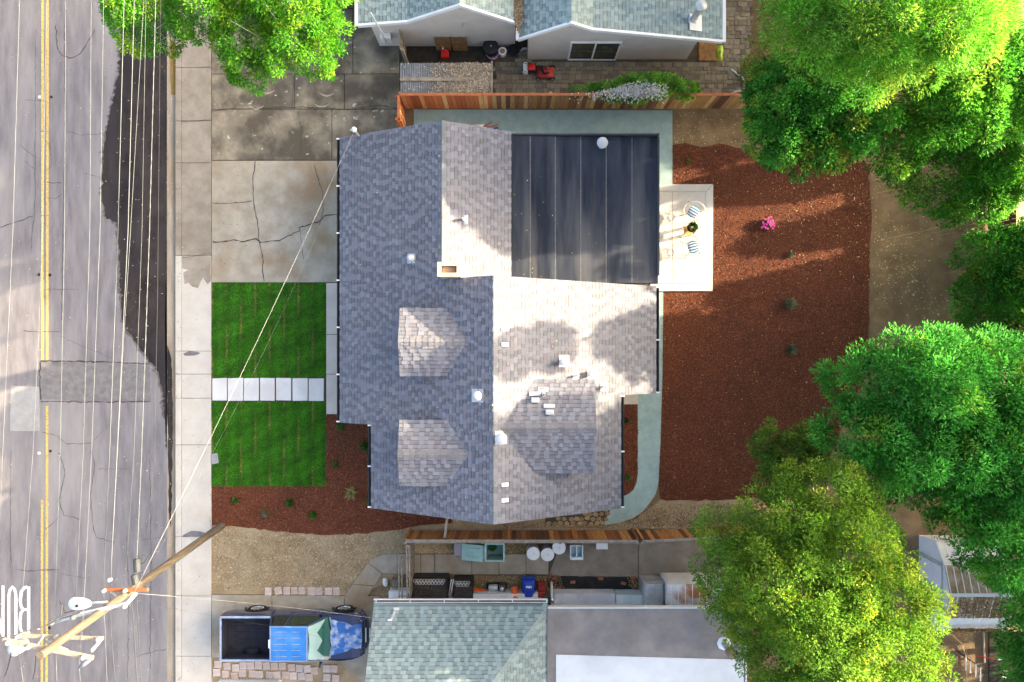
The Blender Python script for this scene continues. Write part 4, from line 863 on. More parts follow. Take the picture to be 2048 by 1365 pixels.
# ------------------------------------------------------------------ pickup truck, nose to the right
def truck():
    T = thing('pickup_truck', 'dark blue pickup truck with faded roof and peeling bonnet in the south driveway', 'truck', (-11.22, -11.41, .115))
    def b(mb, name, mat, par=T, **k): return mb.build(name, mat, par, world=False, **k)
    def loft(secs):   # secs: (x, [(y,z)...]) closed rings, equal counts
        m = MB(); n = len(secs[0][1]); vs = [(x, y, z) for x, ring in secs for y, z in ring]
        fs = [(i*n+j, i*n+(j+1) % n, (i+1)*n+(j+1) % n, (i+1)*n+j) for i in range(len(secs)-1) for j in range(n)]
        return m.add(vs, fs+[tuple(range(n-1,-1,-1)), tuple(range((len(secs)-1)*n, len(secs)*n))])
    for sg in (1, -1):
        ring = lambda w, z0, z1, wi: [(sg*wi, z0), (sg*(w-.03), z0), (sg*w, z0+.18), (sg*(w+.012), z0+.42), (sg*(w-.015), z1-.05), (sg*(w-.05), z1), (sg*wi, z1)]
        b(loft([(.03, ring(.86,.48,1.2,.76)), (.3, ring(.885,.42,1.22,.77)), (.85, ring(.9,.62,1.22,.77)), (1.5, ring(.9,.62,1.22,.77)), (1.97, ring(.9,.42,1.22,.77))]), 'bed_side', m_blue_paint, smooth=False, bevel=.02)
        b(MB().box((.04, sg*.79, 1.221), (1.97, sg*.872, 1.24)), 'bed_rail', m_faded, bevel=.008)
        b(loft([(1.985, ring(.895,.36,1.16,.3)), (2.9, ring(.9,.36,1.15,.3)), (3.75, ring(.895,.36,1.13,.3)), (4.0, ring(.89,.5,1.1,.3))]), 'door', m_blue_paint, bevel=.02)
        b(loft([(4.0, ring(.89,.6,1.1,.3)), (4.5, ring(.89,.68,1.08,.3)), (5.05, ring(.87,.6,1.03,.3)), (5.35, ring(.8,.48,.96,.3)), (5.52, ring(.68,.46,.86,.3))]), 'front_wing', m_blue_paint, bevel=.025)
    b(MB().box((.02,-.84,.5), (.09,.84,1.2)), 'tailgate', m_blue_paint, bevel=.02)
    b(MB().box((.015,-.84,1.2), (.085,.84,1.235)), 'tailgate_cap', m_faded, bevel=.01)
    fl = MB().box((.08,-.77,.62), (1.98,.77,.68)); fl.box((1.92,-.77,.66), (1.985,.77,1.2)); fl.box((.088,-.77,.66), (.12,.77,1.19)); fl.box((.09,.74,.66), (1.98,.768,1.2)); fl.box((.09,-.768,.66), (1.98,-.74,1.2))
    bed_ = b(fl, 'bed', m_liner)
    for i in range(12): b(MB().box((.14,-.7+i*.12,.68), (1.9,-.65+i*.12,.692)), 'rib', m_liner, bed_)
    for sg in (1,-1): b(MB().grid(lambda u, v: (.72+.75*u, sg*(.745-.2*min(1, 2.2*math.sin(math.pi*u))*(1-.0*v)*(.25+.75*(1-abs(2*v-1)*.0)) if v < .8 else .745), .68+.26*math.sin(math.pi*u)**.5*(1 if v < .8 else 1)*(v if v < .8 else .8)), 14, 5), 'wheel_housing', m_liner, bed_, smooth=True)
    # cab
    zb, zt = 1.12, 1.74
    b(MB().box((2.0,-.62,.4), (4.1,.62,1.1)), 'cab_floor', m_black)
    B = [(1.99,-.87),(4.12,-.87),(4.12,.87),(1.99,.87)]; Tq = [(2.12,-.64),(3.46,-.64),(3.46,.64),(2.12,.64)]
    # pillars between the windows
    def P(i, t): return Vector((B[i][0]+(Tq[i][0]-B[i][0])*t, B[i][1]+(Tq[i][1]-B[i][1])*t, zb+(zt-.02-zb)*t))
    for i in range(4): b(MB().tube([P(i,-.05), P(i,.5), P(i,1)], .042, 6), 'pillar', m_blue_paint)
    for sg, (i, j) in ((-1,(0,1)),(1,(3,2))):
        a0, a1 = P(i,.05), P(i,.93); c0, c1 = P(j,.05), P(j,.93); o = Vector((0, sg*.012, .004))
        for k, (u0, u1) in enumerate(((.04,.36),(.4,.97))):
            q = [a0.lerp(c0,u0)+o, a0.lerp(c0,u1)+o, a1.lerp(c1,u1)+o, a1.lerp(c1,u0)+o]
            b(MB().add(q, [(0,1,2,3) if sg < 0 else (3,2,1,0)]), 'side_window', m_glass_green if k else m_glass_dark)
        m_ = a0.lerp(c0,.38); m2_ = a1.lerp(c1,.38); b(MB().tube([m_, m2_], .035, 6), 'pillar', m_blue_paint)
        b(MB().obox((3.55, sg*.9, .93), (.16,.02,.03)), 'door_handle', m_black)
        b(MB().obox((2.75, sg*.9, .93), (.16,.02,.03)), 'door_handle', m_black)
        mr = MB().obox((3.86, sg*1.02, 1.16), (.1,.2,.16), sg*.25)
        mo = b(mr, 'wing_mirror', m_blue_paint, bevel=.03); b(MB().tube([(3.84,sg*.86,1.1),(3.84,sg*.95,1.13)], .03, 6), 'arm', m_black, mo)
    def wind(u, v):
        lo = Vector((4.16+.1*(1-(2*u-1)**2), -.84+1.68*u, zb)); hi = Vector((3.47+.08*(1-(2*u-1)**2), -.63+1.26*u, zt-.02)); p = lo.lerp(hi, v); return (p.x+.02*math.sin(math.pi*v), p.y, p.z+.02*math.sin(math.pi*v))
    b(MB().grid(wind, 14, 6), 'windscreen', m_glass_car, smooth=True)
    def shade(u, v):   # reflection painted as a sheet across the upper windscreen, its lower edge a W
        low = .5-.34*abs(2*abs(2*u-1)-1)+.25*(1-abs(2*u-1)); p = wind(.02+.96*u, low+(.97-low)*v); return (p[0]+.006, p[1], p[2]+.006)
    b(MB().grid(shade, 24, 6), 'sun_shade', m_reflection, smooth=True)
    b(MB().add([(2.11,-.6,zt-.06),(2.11,.6,zt-.06),(2.0,.78,zb+.06),(2.0,-.78,zb+.06)], [(0,1,2,3)]), 'rear_window', m_glass_dark)
    ws = Vector(wind(.5,.3)); ws2 = Vector(wind(.55,.55))
    b(MB().add([(4.06,-.1,1.21),(4.0,.06,1.26),(3.9,.02,1.36),(3.92,-.14,1.33)], [(0,1,2,3)]), 'paper_note', m_white)
    def roof_(u, v):
        x = 2.08+1.46*u; y = -.68+1.36*v; e = max(abs(2*u-1), abs(2*v-1)); return (x, y, zt+.035*(1-e**3))
    ro = b(MB().grid(roof_, 16, 16), 'cab_roof', m_roof_paint, smooth=True)
    rim = [(2.08+.02*math.sin(i*1.7), -.67) for i in range(1)]
    edge = []; rr = random.Random(4)
    for t in range(64):
        a = t/64*4; s_ = int(a); f = a-s_; w = .015*rr.random()
        edge.append([(2.11+w+1.38*f,-.65+w),(3.5-w,-.65+1.3*f),(3.5-1.38*f,.65-w),(2.11+w,.65-1.3*f)][s_])
    b(MB().tube([(x, y, zt+.014) for x, y in edge+edge[:1]], .022, 5, False), 'worn_edge', m_faded, ro)
    for i in range(5):
        for x0_, x1_ in ((2.25,2.75),(2.92,3.25)): b(MB().box((x0_, -.46+i*.23-.012, zt+.02), (x1_, -.46+i*.23+.012, zt+.047)), 'roof_rib', m_faded, ro, bevel=.008)
    b(MB().obox((2.08,0,zt+.0), (.07,.32,.06)), 'brake_light', m_lamp, bevel=.01)
    # bonnet, cowl, nose
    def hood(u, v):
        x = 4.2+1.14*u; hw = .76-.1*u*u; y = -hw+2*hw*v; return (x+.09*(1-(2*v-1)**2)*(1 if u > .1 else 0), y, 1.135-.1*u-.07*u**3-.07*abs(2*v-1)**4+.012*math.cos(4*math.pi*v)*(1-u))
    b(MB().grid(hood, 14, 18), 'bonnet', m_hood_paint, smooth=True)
    b(MB().grid(lambda u, v: (4.12+.12*u+.09*(1-(2*v-1)**2), -.8+1.6*v, 1.1+.02*u), 3, 12), 'cowl', M('grey cowl', (.3,.33,.37), (.4,.43,.46)), smooth=True)
    for y in (-.35, .3): b(MB().tube([(4.27,y,1.135),(4.22,y+.28,1.16),(4.18,y+.55,1.17)], .013, 5), 'wiper', m_black)
    nose = loft([(5.3, [(-.72,.5),(.72,.5),(.7,.95),(-.7,.95)]), (5.47, [(-.66,.5),(.66,.5),(.62,.9),(-.62,.9)]), (5.56, [(-.5,.52),(.5,.52),(.46,.8),(-.46,.8)])])
    b(nose, 'grille', m_black, bevel=.03)
    def bump(u, v):
        y = -.88+1.76*u; return (5.6-.28*abs(2*u-1)**3+.05*math.sin(math.pi*v), y, .42+.24*v)
    bo = b(MB().grid(bump, 18, 5), 'front_bumper', m_blue_paint, smooth=True); so = bo.modifiers.new('solid', 'SOLIDIFY'); so.thickness = .08
    b(MB().obox((5.66,0,.58), (.03,.34,.14)), 'number_plate', m_white)
    b(MB().box((5.52,-.28,.8), (5.57,.28,.84)), 'grille_bar', m_rim)
    for sg in (1,-1):
        b(MB().grid(lambda u, v: (5.12+.3*u+.06*v*0, sg*(.865-.19*u**2-.12*v), .79+.16*v+.06*(1-u)), 8, 4), 'headlight', m_lamp, smooth=True)
        b(MB().box((.0, sg*.72, .72), (.06, sg*.87, 1.12)), 'tail_light', m_tail, bevel=.02)
    b(MB().box((-.1,-.82,.42), (.04,.82,.56)), 'rear_bumper', m_rim, bevel=.03)
    # wheels
    for x in (1.2, 4.62):
        for sg in (1,-1):
            ax = lambda r, y: [(x+r*math.cos(2*math.pi*k/24), y, .385+r*math.sin(2*math.pi*k/24)) for k in range(24)]
            ty = MB(); prof = [(.24,.66),(.33,.66),(.38,.69),(.385,.78),(.38,.88),(.34,.915),(.25,.91)]
            vs = [p for r, y in prof for p in ax(r, sg*y)]
            ty.add(vs, [(i*24+j, i*24+(j+1) % 24, (i+1)*24+(j+1) % 24, (i+1)*24+j) for i in range(len(prof)-1) for j in range(24)])
            wh = b(ty, 'wheel', m_rubber, smooth=True)
            ri = MB(); vs = [p for r, y in ((.25,.9),(.22,.86),(.12,.9),(.05,.91)) for p in ax(r, sg*y)]
            ri.add(vs, [(i*24+j, i*24+(j+1) % 24, (i+1)*24+(j+1) % 24, (i+1)*24+j) for i in (0, 2) for j in range(24)])
            for k in range(6):
                a = k*math.pi/3; ri.obox((x+.15*math.cos(a), sg*.885, .385+.15*math.sin(a)), (.18,.03,.06), 0, 0, -a)
            b(ri, 'rim', m_rim, wh); di = MB().add(ax(.245, sg*.83), [tuple(range(24))]); b(di, 'wheel_disc', m_black, wh)  # black disc stands for the shade behind the spokes
            arch = MB().tube([(x+.45*math.cos(t*math.pi/12), sg*.9, .36+.43*math.sin(t*math.pi/12)) for t in range(13)], .035, 6); b(arch, 'wheel_arch', m_black)
    b(MB().box((.3,-.6,.3), (5.2,.6,.5)), 'chassis', m_black)
truck()

# ------------------------------------------------------------------ utility pole, lamp and wires
PB, PT = Vector(W(445,1050,0)), Vector(W(80,1311,12.5))
def pole_at(z): return PB.lerp(PT, z/12.5)
pole = thing('utility_pole', 'tall brown wooden utility pole leaning across the view from the front bed', 'pole', tuple(PB))
MB().tube([pole_at(z) for z in (0,3,6,9,11,12.5)], [.14,.132,.122,.112,.104,.1], 14).build('post', m_pole, pole, smooth=False)
def arm(px0, py0, px1, py1, z, w, mat, name='crossarm'):
    a, b = Vector(W(px0,py0,z)), Vector(W(px1,py1,z)); d = b-a; return MB().obox((a+b)/2, (d.length, w, w), math.atan2(d.y, d.x)).build(name, mat, pole, bevel=.01)
A1 = arm(36,1271,206,1277,11.15,.09,m_arm); A2 = arm(6,1280,186,1316,11.95,.1,m_arm); A3 = arm(204,1180,296,1179,8.3,.1,m_red_arm)
MB().tube([W(272,1186,9.6), W(255,1206,9.62), W(205,1218,9.64), W(150,1231,9.66), W(104,1245,9.68)], .06, 10).build('bracket_arm', m_galv, pole, smooth=True)
def insulator(px, py, z, r=.065, h=.18, par=pole, mat=m_porcelain):
    x, y, _ = W(px, py, z); return MB().lathe((x,y,z), [(r*.4,0),(r,.03),(r*.6,.06),(r,.1),(r*.6,.13),(r*.9,h*.8),(r*.3,h)], 12).build('insulator', mat, par, smooth=True)
for px, py, z in ((252,1211,9.6),(150,1233,9.65),(108,1243,9.66),(252,1180,8.35),(210,1180,8.35),(40,1270,11.2),(115,1272,11.2),(200,1276,11.2),(20,1283,12.),(170,1312,12.),(222,1158,8.6),(60,1292,12.0)): insulator(px, py, z)
for (a, b_, z0, z1, r) in (((203,1278),(183,1302),11.1,11.5,.07), ((184,1314),(160,1334),11.9,11.9,.09), ((92,1282),(120,1297),11.5,11.6,.08), ((110,1292),(135,1302),11.6,11.7,.07), ((88,1270),(75,1290),11.2,11.6,.05)):
    MB().tube([W(*a, z0), W((a[0]*.7+b_[0]*.3), (a[1]*.7+b_[1]*.3), z0), W(*b_, z1)], [r*.35, r*.7, r*.6], 10).build('cutout_switch', m_porcelain, pole, smooth=True)
tx, ty, _ = W(34,1296,11.2); MB().lathe((tx,ty,10.9), [(.12,0),(.17,.02),(.17,.42),(.13,.48),(.04,.52)], 16).build('transformer', m_offwhite, pole, smooth=True)
for a, b_, z in (((218,1180),(236,1196),8.25), ((110,1273),(150,1264),11.1), ((60,1291),(98,1304),11.9)): MB().tube([W(*a, z), W(*b_, z-.35)], .025, 6).build('brace', m_galv, pole)
for pts in ([(60,1262,10.9),(95,1250,10.2),(120,1238,9.8),(160,1225,9.7)], [(122,1230,9.6),(124,1210,9.5),(120,1202,9.4)], [(20,1275,11.8),(50,1262,11.),(90,1252,10.2),(112,1240,9.8)], [(72,1310,12),(70,1340,11.4),(66,1358,11)], [(22,1306,11.6),(16,1335,11.),(10,1352,10.6)], [(126,1213,9.4),(130,1226,9.6),(150,1220,9.6)], [(270,1120,8.3),(284,1108,8.2),(296,1112,8.2),(290,1124,8.2),(278,1130,8.2)]):
    MB().tube([W(*p) for p in pts], .016, 5).build('jumper_cable', m_cable, pole)
MB().tube([W(268,1150,8.3), W(272,1168,8.3)], .1, 10).build('splice_case', m_cable, pole); MB().tube([W(273,1118,8.3), W(275,1143,8.3)], .1, 10).build('splice_case', m_cable, pole)
# street lamp head on its arm
la = MB().tube([pole_at(8.9), W(212,1204,9.0), W(180,1206,9.1)], [.035,.035,.04], 8).build('lamp_arm', m_galv, pole, smooth=True)
lx, ly, _ = W(160,1207.5,9.1)
def lampf(u, v):
    t = -1+2*u; r = (1-abs(t)**2.6)**.5 if abs(t) < 1 else 0; wd = .155*(1.15-.25*t); a = 2*math.pi*v
    return (lx+.34*t, ly+wd*r*math.cos(a), 9.1+.1*r*math.sin(a))
lo_ = MB().grid(lampf, 20, 16).build('lamp_head', M('lamp housing', (.55,.62,.66), (.66,.72,.75), rough=.35, bump=0), pole, smooth=True)
MB().lathe((lx-.02,ly-.02,9.19), [(.045,0),(.045,.05),(.001,.06)], 10).build('photocell', m_black, lo_)
# wires along the street: pixel points from the top edge down to the pole, with their height
def wire(label, pts, z0, z1, r, mat, sag=.25, grp='overhead wires along the street', twist=False):
    P = []; L = [0]
    for i in range(1, len(pts)): L.append(L[-1]+math.hypot(pts[i][0]-pts[i-1][0], pts[i][1]-pts[i-1][1]))
    for i, (x, y) in enumerate(pts):
        t = L[i]/L[-1]; P.append(Vector(W(x, y, z0+(z1-z0)*t)))
    r = .003+r*.26; m = MB(); m.tube(P, r, 6)
    if twist:
        Q = []
        for i in range(len(P)-1):
            for k in range(40): Q.append(P[i].lerp(P[i+1], k/40)+Vector((math.cos(k*1.25)*r*1.1, 0, math.sin(k*1.25)*r*1.1)))
        m.tube(Q, r*.45, 5)
    tag(m.build('overhead_wire', mat, smooth=True), label, 'wire', grp)
def ext(p, q, y): return (p[0]+(q[0]-p[0])*(y-p[1])/(q[1]-p[1]), y)
def line(pts, ytop=-330): return [ext(pts[0], pts[1], ytop)]+pts
wire('thin wire nearest the left edge of the street', line([(37.6,51),(25.6,460),(5,910),(0,1030),(-14,1290)]), 11.9, 12.0, .011, m_wire)
wire('thin pale wire left of the yellow centre lines, ending over the painted word', line([(92,60),(85,460),(77,672),(66,900),(46,1178),(40,1268)]), 11.2, 11.25, .009, m_wire)
wire('thin wire just right of the yellow centre lines', line([(131,20),(129,460),(120,910),(109,1232)]), 9.9, 9.8, .014, m_wire)
wire('thin wire running over the lamp head, left of two', line([(182,51),(179.5,460),(166,910),(150,1228)]), 9.9, 9.8, .014, m_wire)
wire('long thin wire crossing the lamp head and running off the bottom edge', line([(207,0),(200,460),(183,905),(166,1240),(158,1330),(166,1420)]), 10.2, 11.3, .013, m_wire)
wire('thick bright wire left of the dark road stain', line([(248,0),(236,460),(219,905),(206,1178)]), 8.6, 8.5, .034, m_wire)
wire('thick pale blue wire over the left part of the dark road stain', line([(268,14),(256,460),(234,905),(223,1120),(222,1158)]), 8.6, 8.7, .036, m_wire)
wire('thin wire converging with the pale blue one over the stain', line([(285,44),(261,460),(246,700),(235,900),(224,1110)]), 8.5, 8.6, .016, m_wire)
wire('thin wire in the middle of the dark road stain', line([(290,113),(284,460),(268,905),(250,1176)]), 8.5, 8.5, .01, m_wire)
wire('thick white twisted cable over the right part of the dark stain', line([(309,85),(299,460),(283,905),(274,1110),(270,1160)]), 8.2, 8.3, .034, m_wire, twist=True)
wire('thin faint wire near the gutter', line([(318,300),(315,600),(309,910),(296,1060),(270,1180)]), 8.1, 8.3, .008, m_cable)
g2 = 'overhead wires leaving the pole toward the bottom edge'
wire('dark twisted cable leaving the pole to the bottom edge, left of two', [(262,1190),(268,1260),(274,1365),(280,1480)], 8.3, 8.1, .034, m_cable, grp=g2, twist=True)
wire('dark smooth cable leaving the pole to the bottom edge, rightmost', [(272,1165),(276,1240),(282,1365),(288,1480)], 8.3, 8.1, .024, m_cable, grp=g2)
wire('slim wire leaving the red crossarm to the bottom edge, leftmost', [(206,1180),(210,1260),(214,1365),(219,1480)], 8.4, 8.2, .018, m_wire, grp=g2)
wire('grey wire between the red crossarm and the bottom edge, middle one', [(220,1182),(222,1260),(230,1365),(238,1480)], 8.4, 8.2, .028, m_cable, grp=g2)
wire('white beaded wire at the left end of the crossarms running off the bottom', [(36,1300),(42,1335),(48,1380),(54,1440)], 11.6, 11.2, .03, m_wire, grp=g2, twist=True)
wire('short wire with an insulator below the pole top', [(112,1310),(114,1365),(116,1440)], 9.2, 9.0, .016, m_wire, grp=g2)
g3 = 'service cables from the pole to the houses'
P0 = W(270,1182,8.6)
def drop(label, a, b, r, sag, mat=m_wire, tw=False):
    r = r*.36
    a, b = Vector(a), Vector(b); P = [a.lerp(b, t/16)-Vector((0,0,sag*4*(t/16)*(1-t/16))) for t in range(17)]; m = MB().tube(P, r, 6)
    if tw: m.tube([a.lerp(b, t/300)-Vector((0,0,sag*4*(t/300)*(1-t/300)))+Vector((math.cos(t*1.3)*r, 0, math.sin(t*1.3)*r)) for t in range(301)], r*.6, 5)
    tag(m.build('service_cable', mat, smooth=True), label, 'cable', g3)
drop('white service cable from the pole across the lawn to the roof corner', P0, MAST, .014, .3, m_service, True)
drop('thin grey line crossing the lawn beside the white service cable', W(272,1182,8.5), (mx+.02, my-.03, zm+.5), .005, 1.3, m_wire)
drop('white service cable from the pole over the truck to the teal roof', W(276,1187,8.7), MAST2, .013, .2, m_service, True)
drop('thin dark line over the truck bonnet to the teal roof', W(274,1207,8.5), (MAST2[0], MAST2[1]-1.2, 3.5), .006, .3, m_cable)
drop('service cable from the tree side to the stucco house meter', W(690,-60,6), (mx2-.25, my2+.35, 3.1), .012, .15, m_cable)
# ------------------------------------------------------------------ things in the yards
def acapulco(label, px, py, rz):
    c = W(px, py, .5); t = thing('patio_chair', label, 'chair', (c[0], c[1], .16), 'round wire chairs on the patio', rz)
    ring = [(.40*math.cos(k/32*6.2832), .385*math.sin(k/32*6.2832), .55+.16*math.cos(k/32*6.2832)) for k in range(33)]
    MB().tube(ring, .016, 8, False).build('rim', m_white, t, smooth=True, world=False)
    ring2 = [(.13*math.cos(k/20*6.2832)-.03, .13*math.sin(k/20*6.2832), .24) for k in range(21)]
    sr = MB(); 
    for k in range(32):
        a = k/32*6.2832; sr.tube([(.4*math.cos(a), .385*math.sin(a), .55+.16*math.cos(a)), (.27*math.cos(a)-.02, .26*math.sin(a), .33+.05*math.cos(a)), (.13*math.cos(a)-.03, .13*math.sin(a), .24)], .0028, 4)
    sr.build('cord_seat', m_white, t, world=False); MB().tube(ring2, .01, 6, False).build('seat_ring', m_white, t, world=False)
    for a in (.75, 2.35, 3.9, 5.5):
        r = .5 if 1.5 < a < 4.6 else .42
        MB().tube([(.2*math.cos(a), .2*math.sin(a), .3), (r*math.cos(a), r*math.sin(a), .0)], .011, 6).build('leg', m_black, t, world=False)
    n = 9; cu = None
    for i in range(n):
        def f(u, v, i=i):
            x = -.22+.44*v; y = -.25+.5*(i+u)/n; q = 1-.22*(abs(x)/.22)*(abs(y)/.25)
            return (x*q-.01, y*q, .37+.05*(1-(x/.26)**2)*(1-(y/.3)**2)+.14*max(0, x))
        m = MB().grid(f, 2, 10)
        if cu is None: cu = m.build('cushion', m_cushion_b, t, smooth=True, world=False)
        else: m.build('stripe', m_cushion_w if i % 2 else m_cushion_b, cu, smooth=True, world=False)
    return t
acapulco('round white wire chair with striped cushion, above the potted plant', 1387, 424, -.55)
acapulco('round white wire chair with striped cushion, below the potted plant', 1386, 494, .25)
tb = thing('side_table', 'small square tan side table between the two patio chairs', 'table', W(1376,461,.16))
x, y, _ = W(1376,461,.5); MB().box((x-.17,y-.17,.48), (x+.17,y+.17,.52)).build('table_top', m_tan, tb, bevel=.008)
for sx in (-1,1):
    for sy in (-1,1): MB().box((x+sx*.15-.018,y+sy*.15-.018,.16), (x+sx*.15+.018,y+sy*.15+.018,.48)).build('leg', m_tan, tb)

def leaves(name, cen, dirs, L, Wd, tint, mat, parent, seed, fold=.25):
    r = np.random.default_rng(seed); n = len(cen)
    d = dirs/np.linalg.norm(dirs, axis=1, keepdims=True); q = r.normal(0, 1, (n, 3)); q[:, 2] *= .5
    s = np.cross(d, q); s /= np.linalg.norm(s, axis=1, keepdims=True)+1e-9; nn = np.cross(s, d)
    l = (r.uniform(.7, 1.3, n)*L)[:, None]; w = (r.uniform(.7, 1.3, n)*Wd)[:, None]
    v = np.stack([cen, cen+d*l*.45+s*w*.5+nn*w*fold, cen+d*l-nn*w*fold, cen+d*l*.45-s*w*.5+nn*w*fold], 1).reshape(-1, 3)
    return npmesh(name, v, 4, tint, mat, parent)
def plant(label, px, py, r, h, n, L, Wd, cols, seed, up=.5, cat='plant', name='garden_plant', z=.07, grp=None, flowers=None):
    r *= 1.15; n = int(n*1.3); rr = np.random.default_rng(seed); b = np.array(W(px, py, z)); t = thing(name, label, cat, tuple(b), grp)
    a = rr.uniform(0, 6.283, n); e = rr.uniform(.05, 1.2, n); rad = rr.random(n)**.5*.6
    d = np.stack([np.cos(a)*np.cos(e), np.sin(a)*np.cos(e), np.sin(e)+up], 1)
    c = b+np.stack([np.cos(a)*rad*r, np.sin(a)*rad*r, h*(1-rad*.8)*rr.uniform(.3, 1, n)], 1)
    C = np.array(cols)[rr.integers(0, len(cols), n)]*rr.uniform(.6, 1.4, n)[:, None]
    leaves('foliage', c, d, L, Wd, C, m_leaf, t, seed)
    MB().tube([b, b+np.array((.01,0,h*.6))], .012, 6).build('stem', m_bark, t)
    if flowers:
        k, R, m = flowers
        for i in range(k):
            aa = rr.uniform(0, 6.283); q = r*rr.random()**.5; p = b+np.array((math.cos(aa)*q, math.sin(aa)*q, h*(1.05-.3*q/r)))
            MB().lathe(p, [(.01,-.02),(R,.0),(R*.85,.025),(R*.3,.012)], 7).build('flower', m, t)
    return t
GR = [(.08,.27,.035),(.12,.34,.045),(.06,.2,.03)]; SAGE = [(.24,.29,.17),(.32,.36,.24),(.18,.22,.12)]
plant('dark green potted plant leaning over the small tan table', 1383, 456, .2, .3, 320, .14, .045, [(.015,.06,.015),(.03,.09,.02)], 1, z=.53, name='potted_plant')
plant('pink flowering plant in the back mulch', 1534, 449, .26, .25, 260, .1, .04, GR, 2, flowers=(26,.05,m_pink), name='flowering_plant')
plant('tiny grey green sprout in the mulch between the pink flowers and the sage shrub', 1579, 510, .13, .14, 160, .07, .03, [(.12,.2,.11),(.16,.25,.14)], 3)
plant('grey sage shrub in the back mulch, upper of two', 1580, 607, .28, .26, 520, .12, .018, SAGE, 4)
plant('grey sage shrub in the back mulch, lower of two', 1581, 699, .24, .26, 420, .12, .02, [(.14,.2,.12),(.2,.26,.16)], 5)
plant('round green shrub against the lower front eave', 731, 891, .22, .35, 520, .07, .035, [(.05,.2,.035),(.07,.25,.04)], 6)
plant('small green plant alone near the pavement in the front mulch', 472, 1000, .14, .18, 220, .07, .035, GR, 7)
plant('pale grey green plant in the front mulch below the lawn corner', 532, 1026, .18, .18, 260, .1, .015, SAGE, 8)
plant('bushy green plant centred below the lower lawn', 581, 1005, .18, .2, 300, .08, .035, GR, 9)
plant('green plant at the lower edge of the front mulch', 628, 1029, .16, .2, 260, .09, .03, GR, 10)
plant('spiky yellow green plant in the front mulch', 703, 985, .12, .16, 70, .3, .022, [(.5,.5,.16),(.42,.45,.12),(.6,.58,.3)], 11, up=.15)
plant('green plant half under the lower front roof corner', 741, 1000, .17, .3, 260, .08, .035, GR, 12)
plant('green plant beside the path end under the roof corner', 683, 853, .17, .25, 220, .09, .03, GR, 13)
plant('small green plant at the right edge of the lower lawn', 672, 928, .12, .16, 180, .07, .03, GR, 14)
plant('dark small plant in the side bed, upper of two', 1252, 840, .13, .15, 120, .07, .03, [(.03,.08,.02)], 15)
plant('small green plant in the side bed, lower of two', 1255, 955, .12, .15, 120, .07, .03, GR, 16)
plant('tiny weed in the mulch above the patio corner', 1376, 322, .12, .1, 60, .06, .025, GR, 17)

# bins, drums and clutter in the south side yard
def lath(label, cat, name, px, py, prof, mat, z=.105, n=24, lid=None, grp=None):
    x, y, _ = W(px, py, z+prof[-1][1]); t = thing(name, label, cat, (x, y, z), grp); MB().lathe((x, y, z), prof, n).build('body', mat, t, smooth=False, bevel=.008)
    if lid: MB().lathe((x, y, z+prof[-1][1]), lid, n).build('lid', m_offwhite if mat is not m_black else m_black, t, bevel=.005); MB().lathe((x+.02, y, z+prof[-1][1]+lid[-2][1]), [(.03,0),(.03,.02),(.01,.025)], 8).build('bung', m_grey_metal, t)
    return t
dp = [(.24,0),(.25,.1),(.25,.75)]; dl = [(.262,0),(.262,.03),(.235,.035),(.22,.022),(.01,.026)]
lath('round white barrel by the brown fence, left of three', 'barrel', 'barrel', 1066.6, 1107, dp, m_pail, lid=dl, grp='white barrels by the fence')
lath('round white barrel by the brown fence, middle of three and nearest the path', 'barrel', 'barrel', 1095, 1109, dp, m_offwhite, lid=dl, grp='white barrels by the fence')
lath('round white barrel by the brown fence, right of three, tucked behind the cap', 'barrel', 'barrel', 1118, 1095, dp, m_offwhite, lid=dl, grp='white barrels by the fence')
def bx2(px0, py0, px1, py1, z): a, b = W(px0, py0, z), W(px1, py1, z); return min(a[0],b[0]), min(a[1],b[1]), max(a[0],b[0]), max(a[1],b[1])
# wheeled bin standing open
t = thing('wheeled_bin', 'open teal wheeled bin with its lid folded back, beside the brown fence', 'bin', W(990,1100,.1))
x0, y0, x1, y1 = bx2(971,1087,1008,1121,1.0); q = MB()
for a, b in (((x0,y0,.1),(x0+.04,y1,1.05)), ((x1-.04,y0,.1),(x1,y1,1.05)), ((x0+.04,y0,.1),(x1-.04,y0+.04,1.05)), ((x0+.04,y1-.04,.1),(x1-.04,y1,1.05)), ((x0+.04,y0+.04,.12),(x1-.04,y1-.04,.3))): q.box(a, b)
q.build('body', m_teal_bin, t, bevel=.02)
rim_ = MB(); 
for a, b in (((x0-.03,y0-.03,1.05),(x0+.03,y1+.03,1.09)), ((x1-.03,y0-.03,1.05),(x1+.03,y1+.03,1.09)), ((x0+.03,y0-.03,1.05),(x1-.03,y0+.03,1.09)), ((x0+.03,y1-.03,1.05),(x1-.03,y1+.03,1.09))): rim_.box(a, b)
rim_.build('rim', m_teal_bin, t, bevel=.012)
a0, b0, a1, b1 = bx2(923,1089,966,1122,.85)
l = MB().grid(lambda u, v: (a0+(a1-a0)*u, b0+(b1-b0)*v, .72+.28*u+.04*math.sin(math.pi*v)*math.sin(math.pi*u)), 8, 6); lo = l.build('lid', m_teal_bin, t); so = lo.modifiers.new('s', 'SOLIDIFY'); so.thickness = .04
for v in (.25,.75): MB().obox((a0+(a1-a0)*.5, b0+(b1-b0)*v, .90), ((a1-a0)*.7,.04,.03), 0, 0, -.34).build('rib', m_teal_bin, lo)
MB().tube([(x0-.05,y0+.08,1.02),(x0-.05,y1-.08,1.02)], .03, 8).build('hinge', m_teal_bin, t)
for yy in (y0+.1, y1-.1): MB().tube([(x0-.06,yy-.03,.22),(x0-.06,yy+.03,.22)], .11, 14).build('wheel', m_rubber, t)
plant('green cuttings inside the open bin', 985, 1092, .14, .3, 160, .12, .04, GR, 61, z=.5, name='garden_cuttings', cat='cuttings')
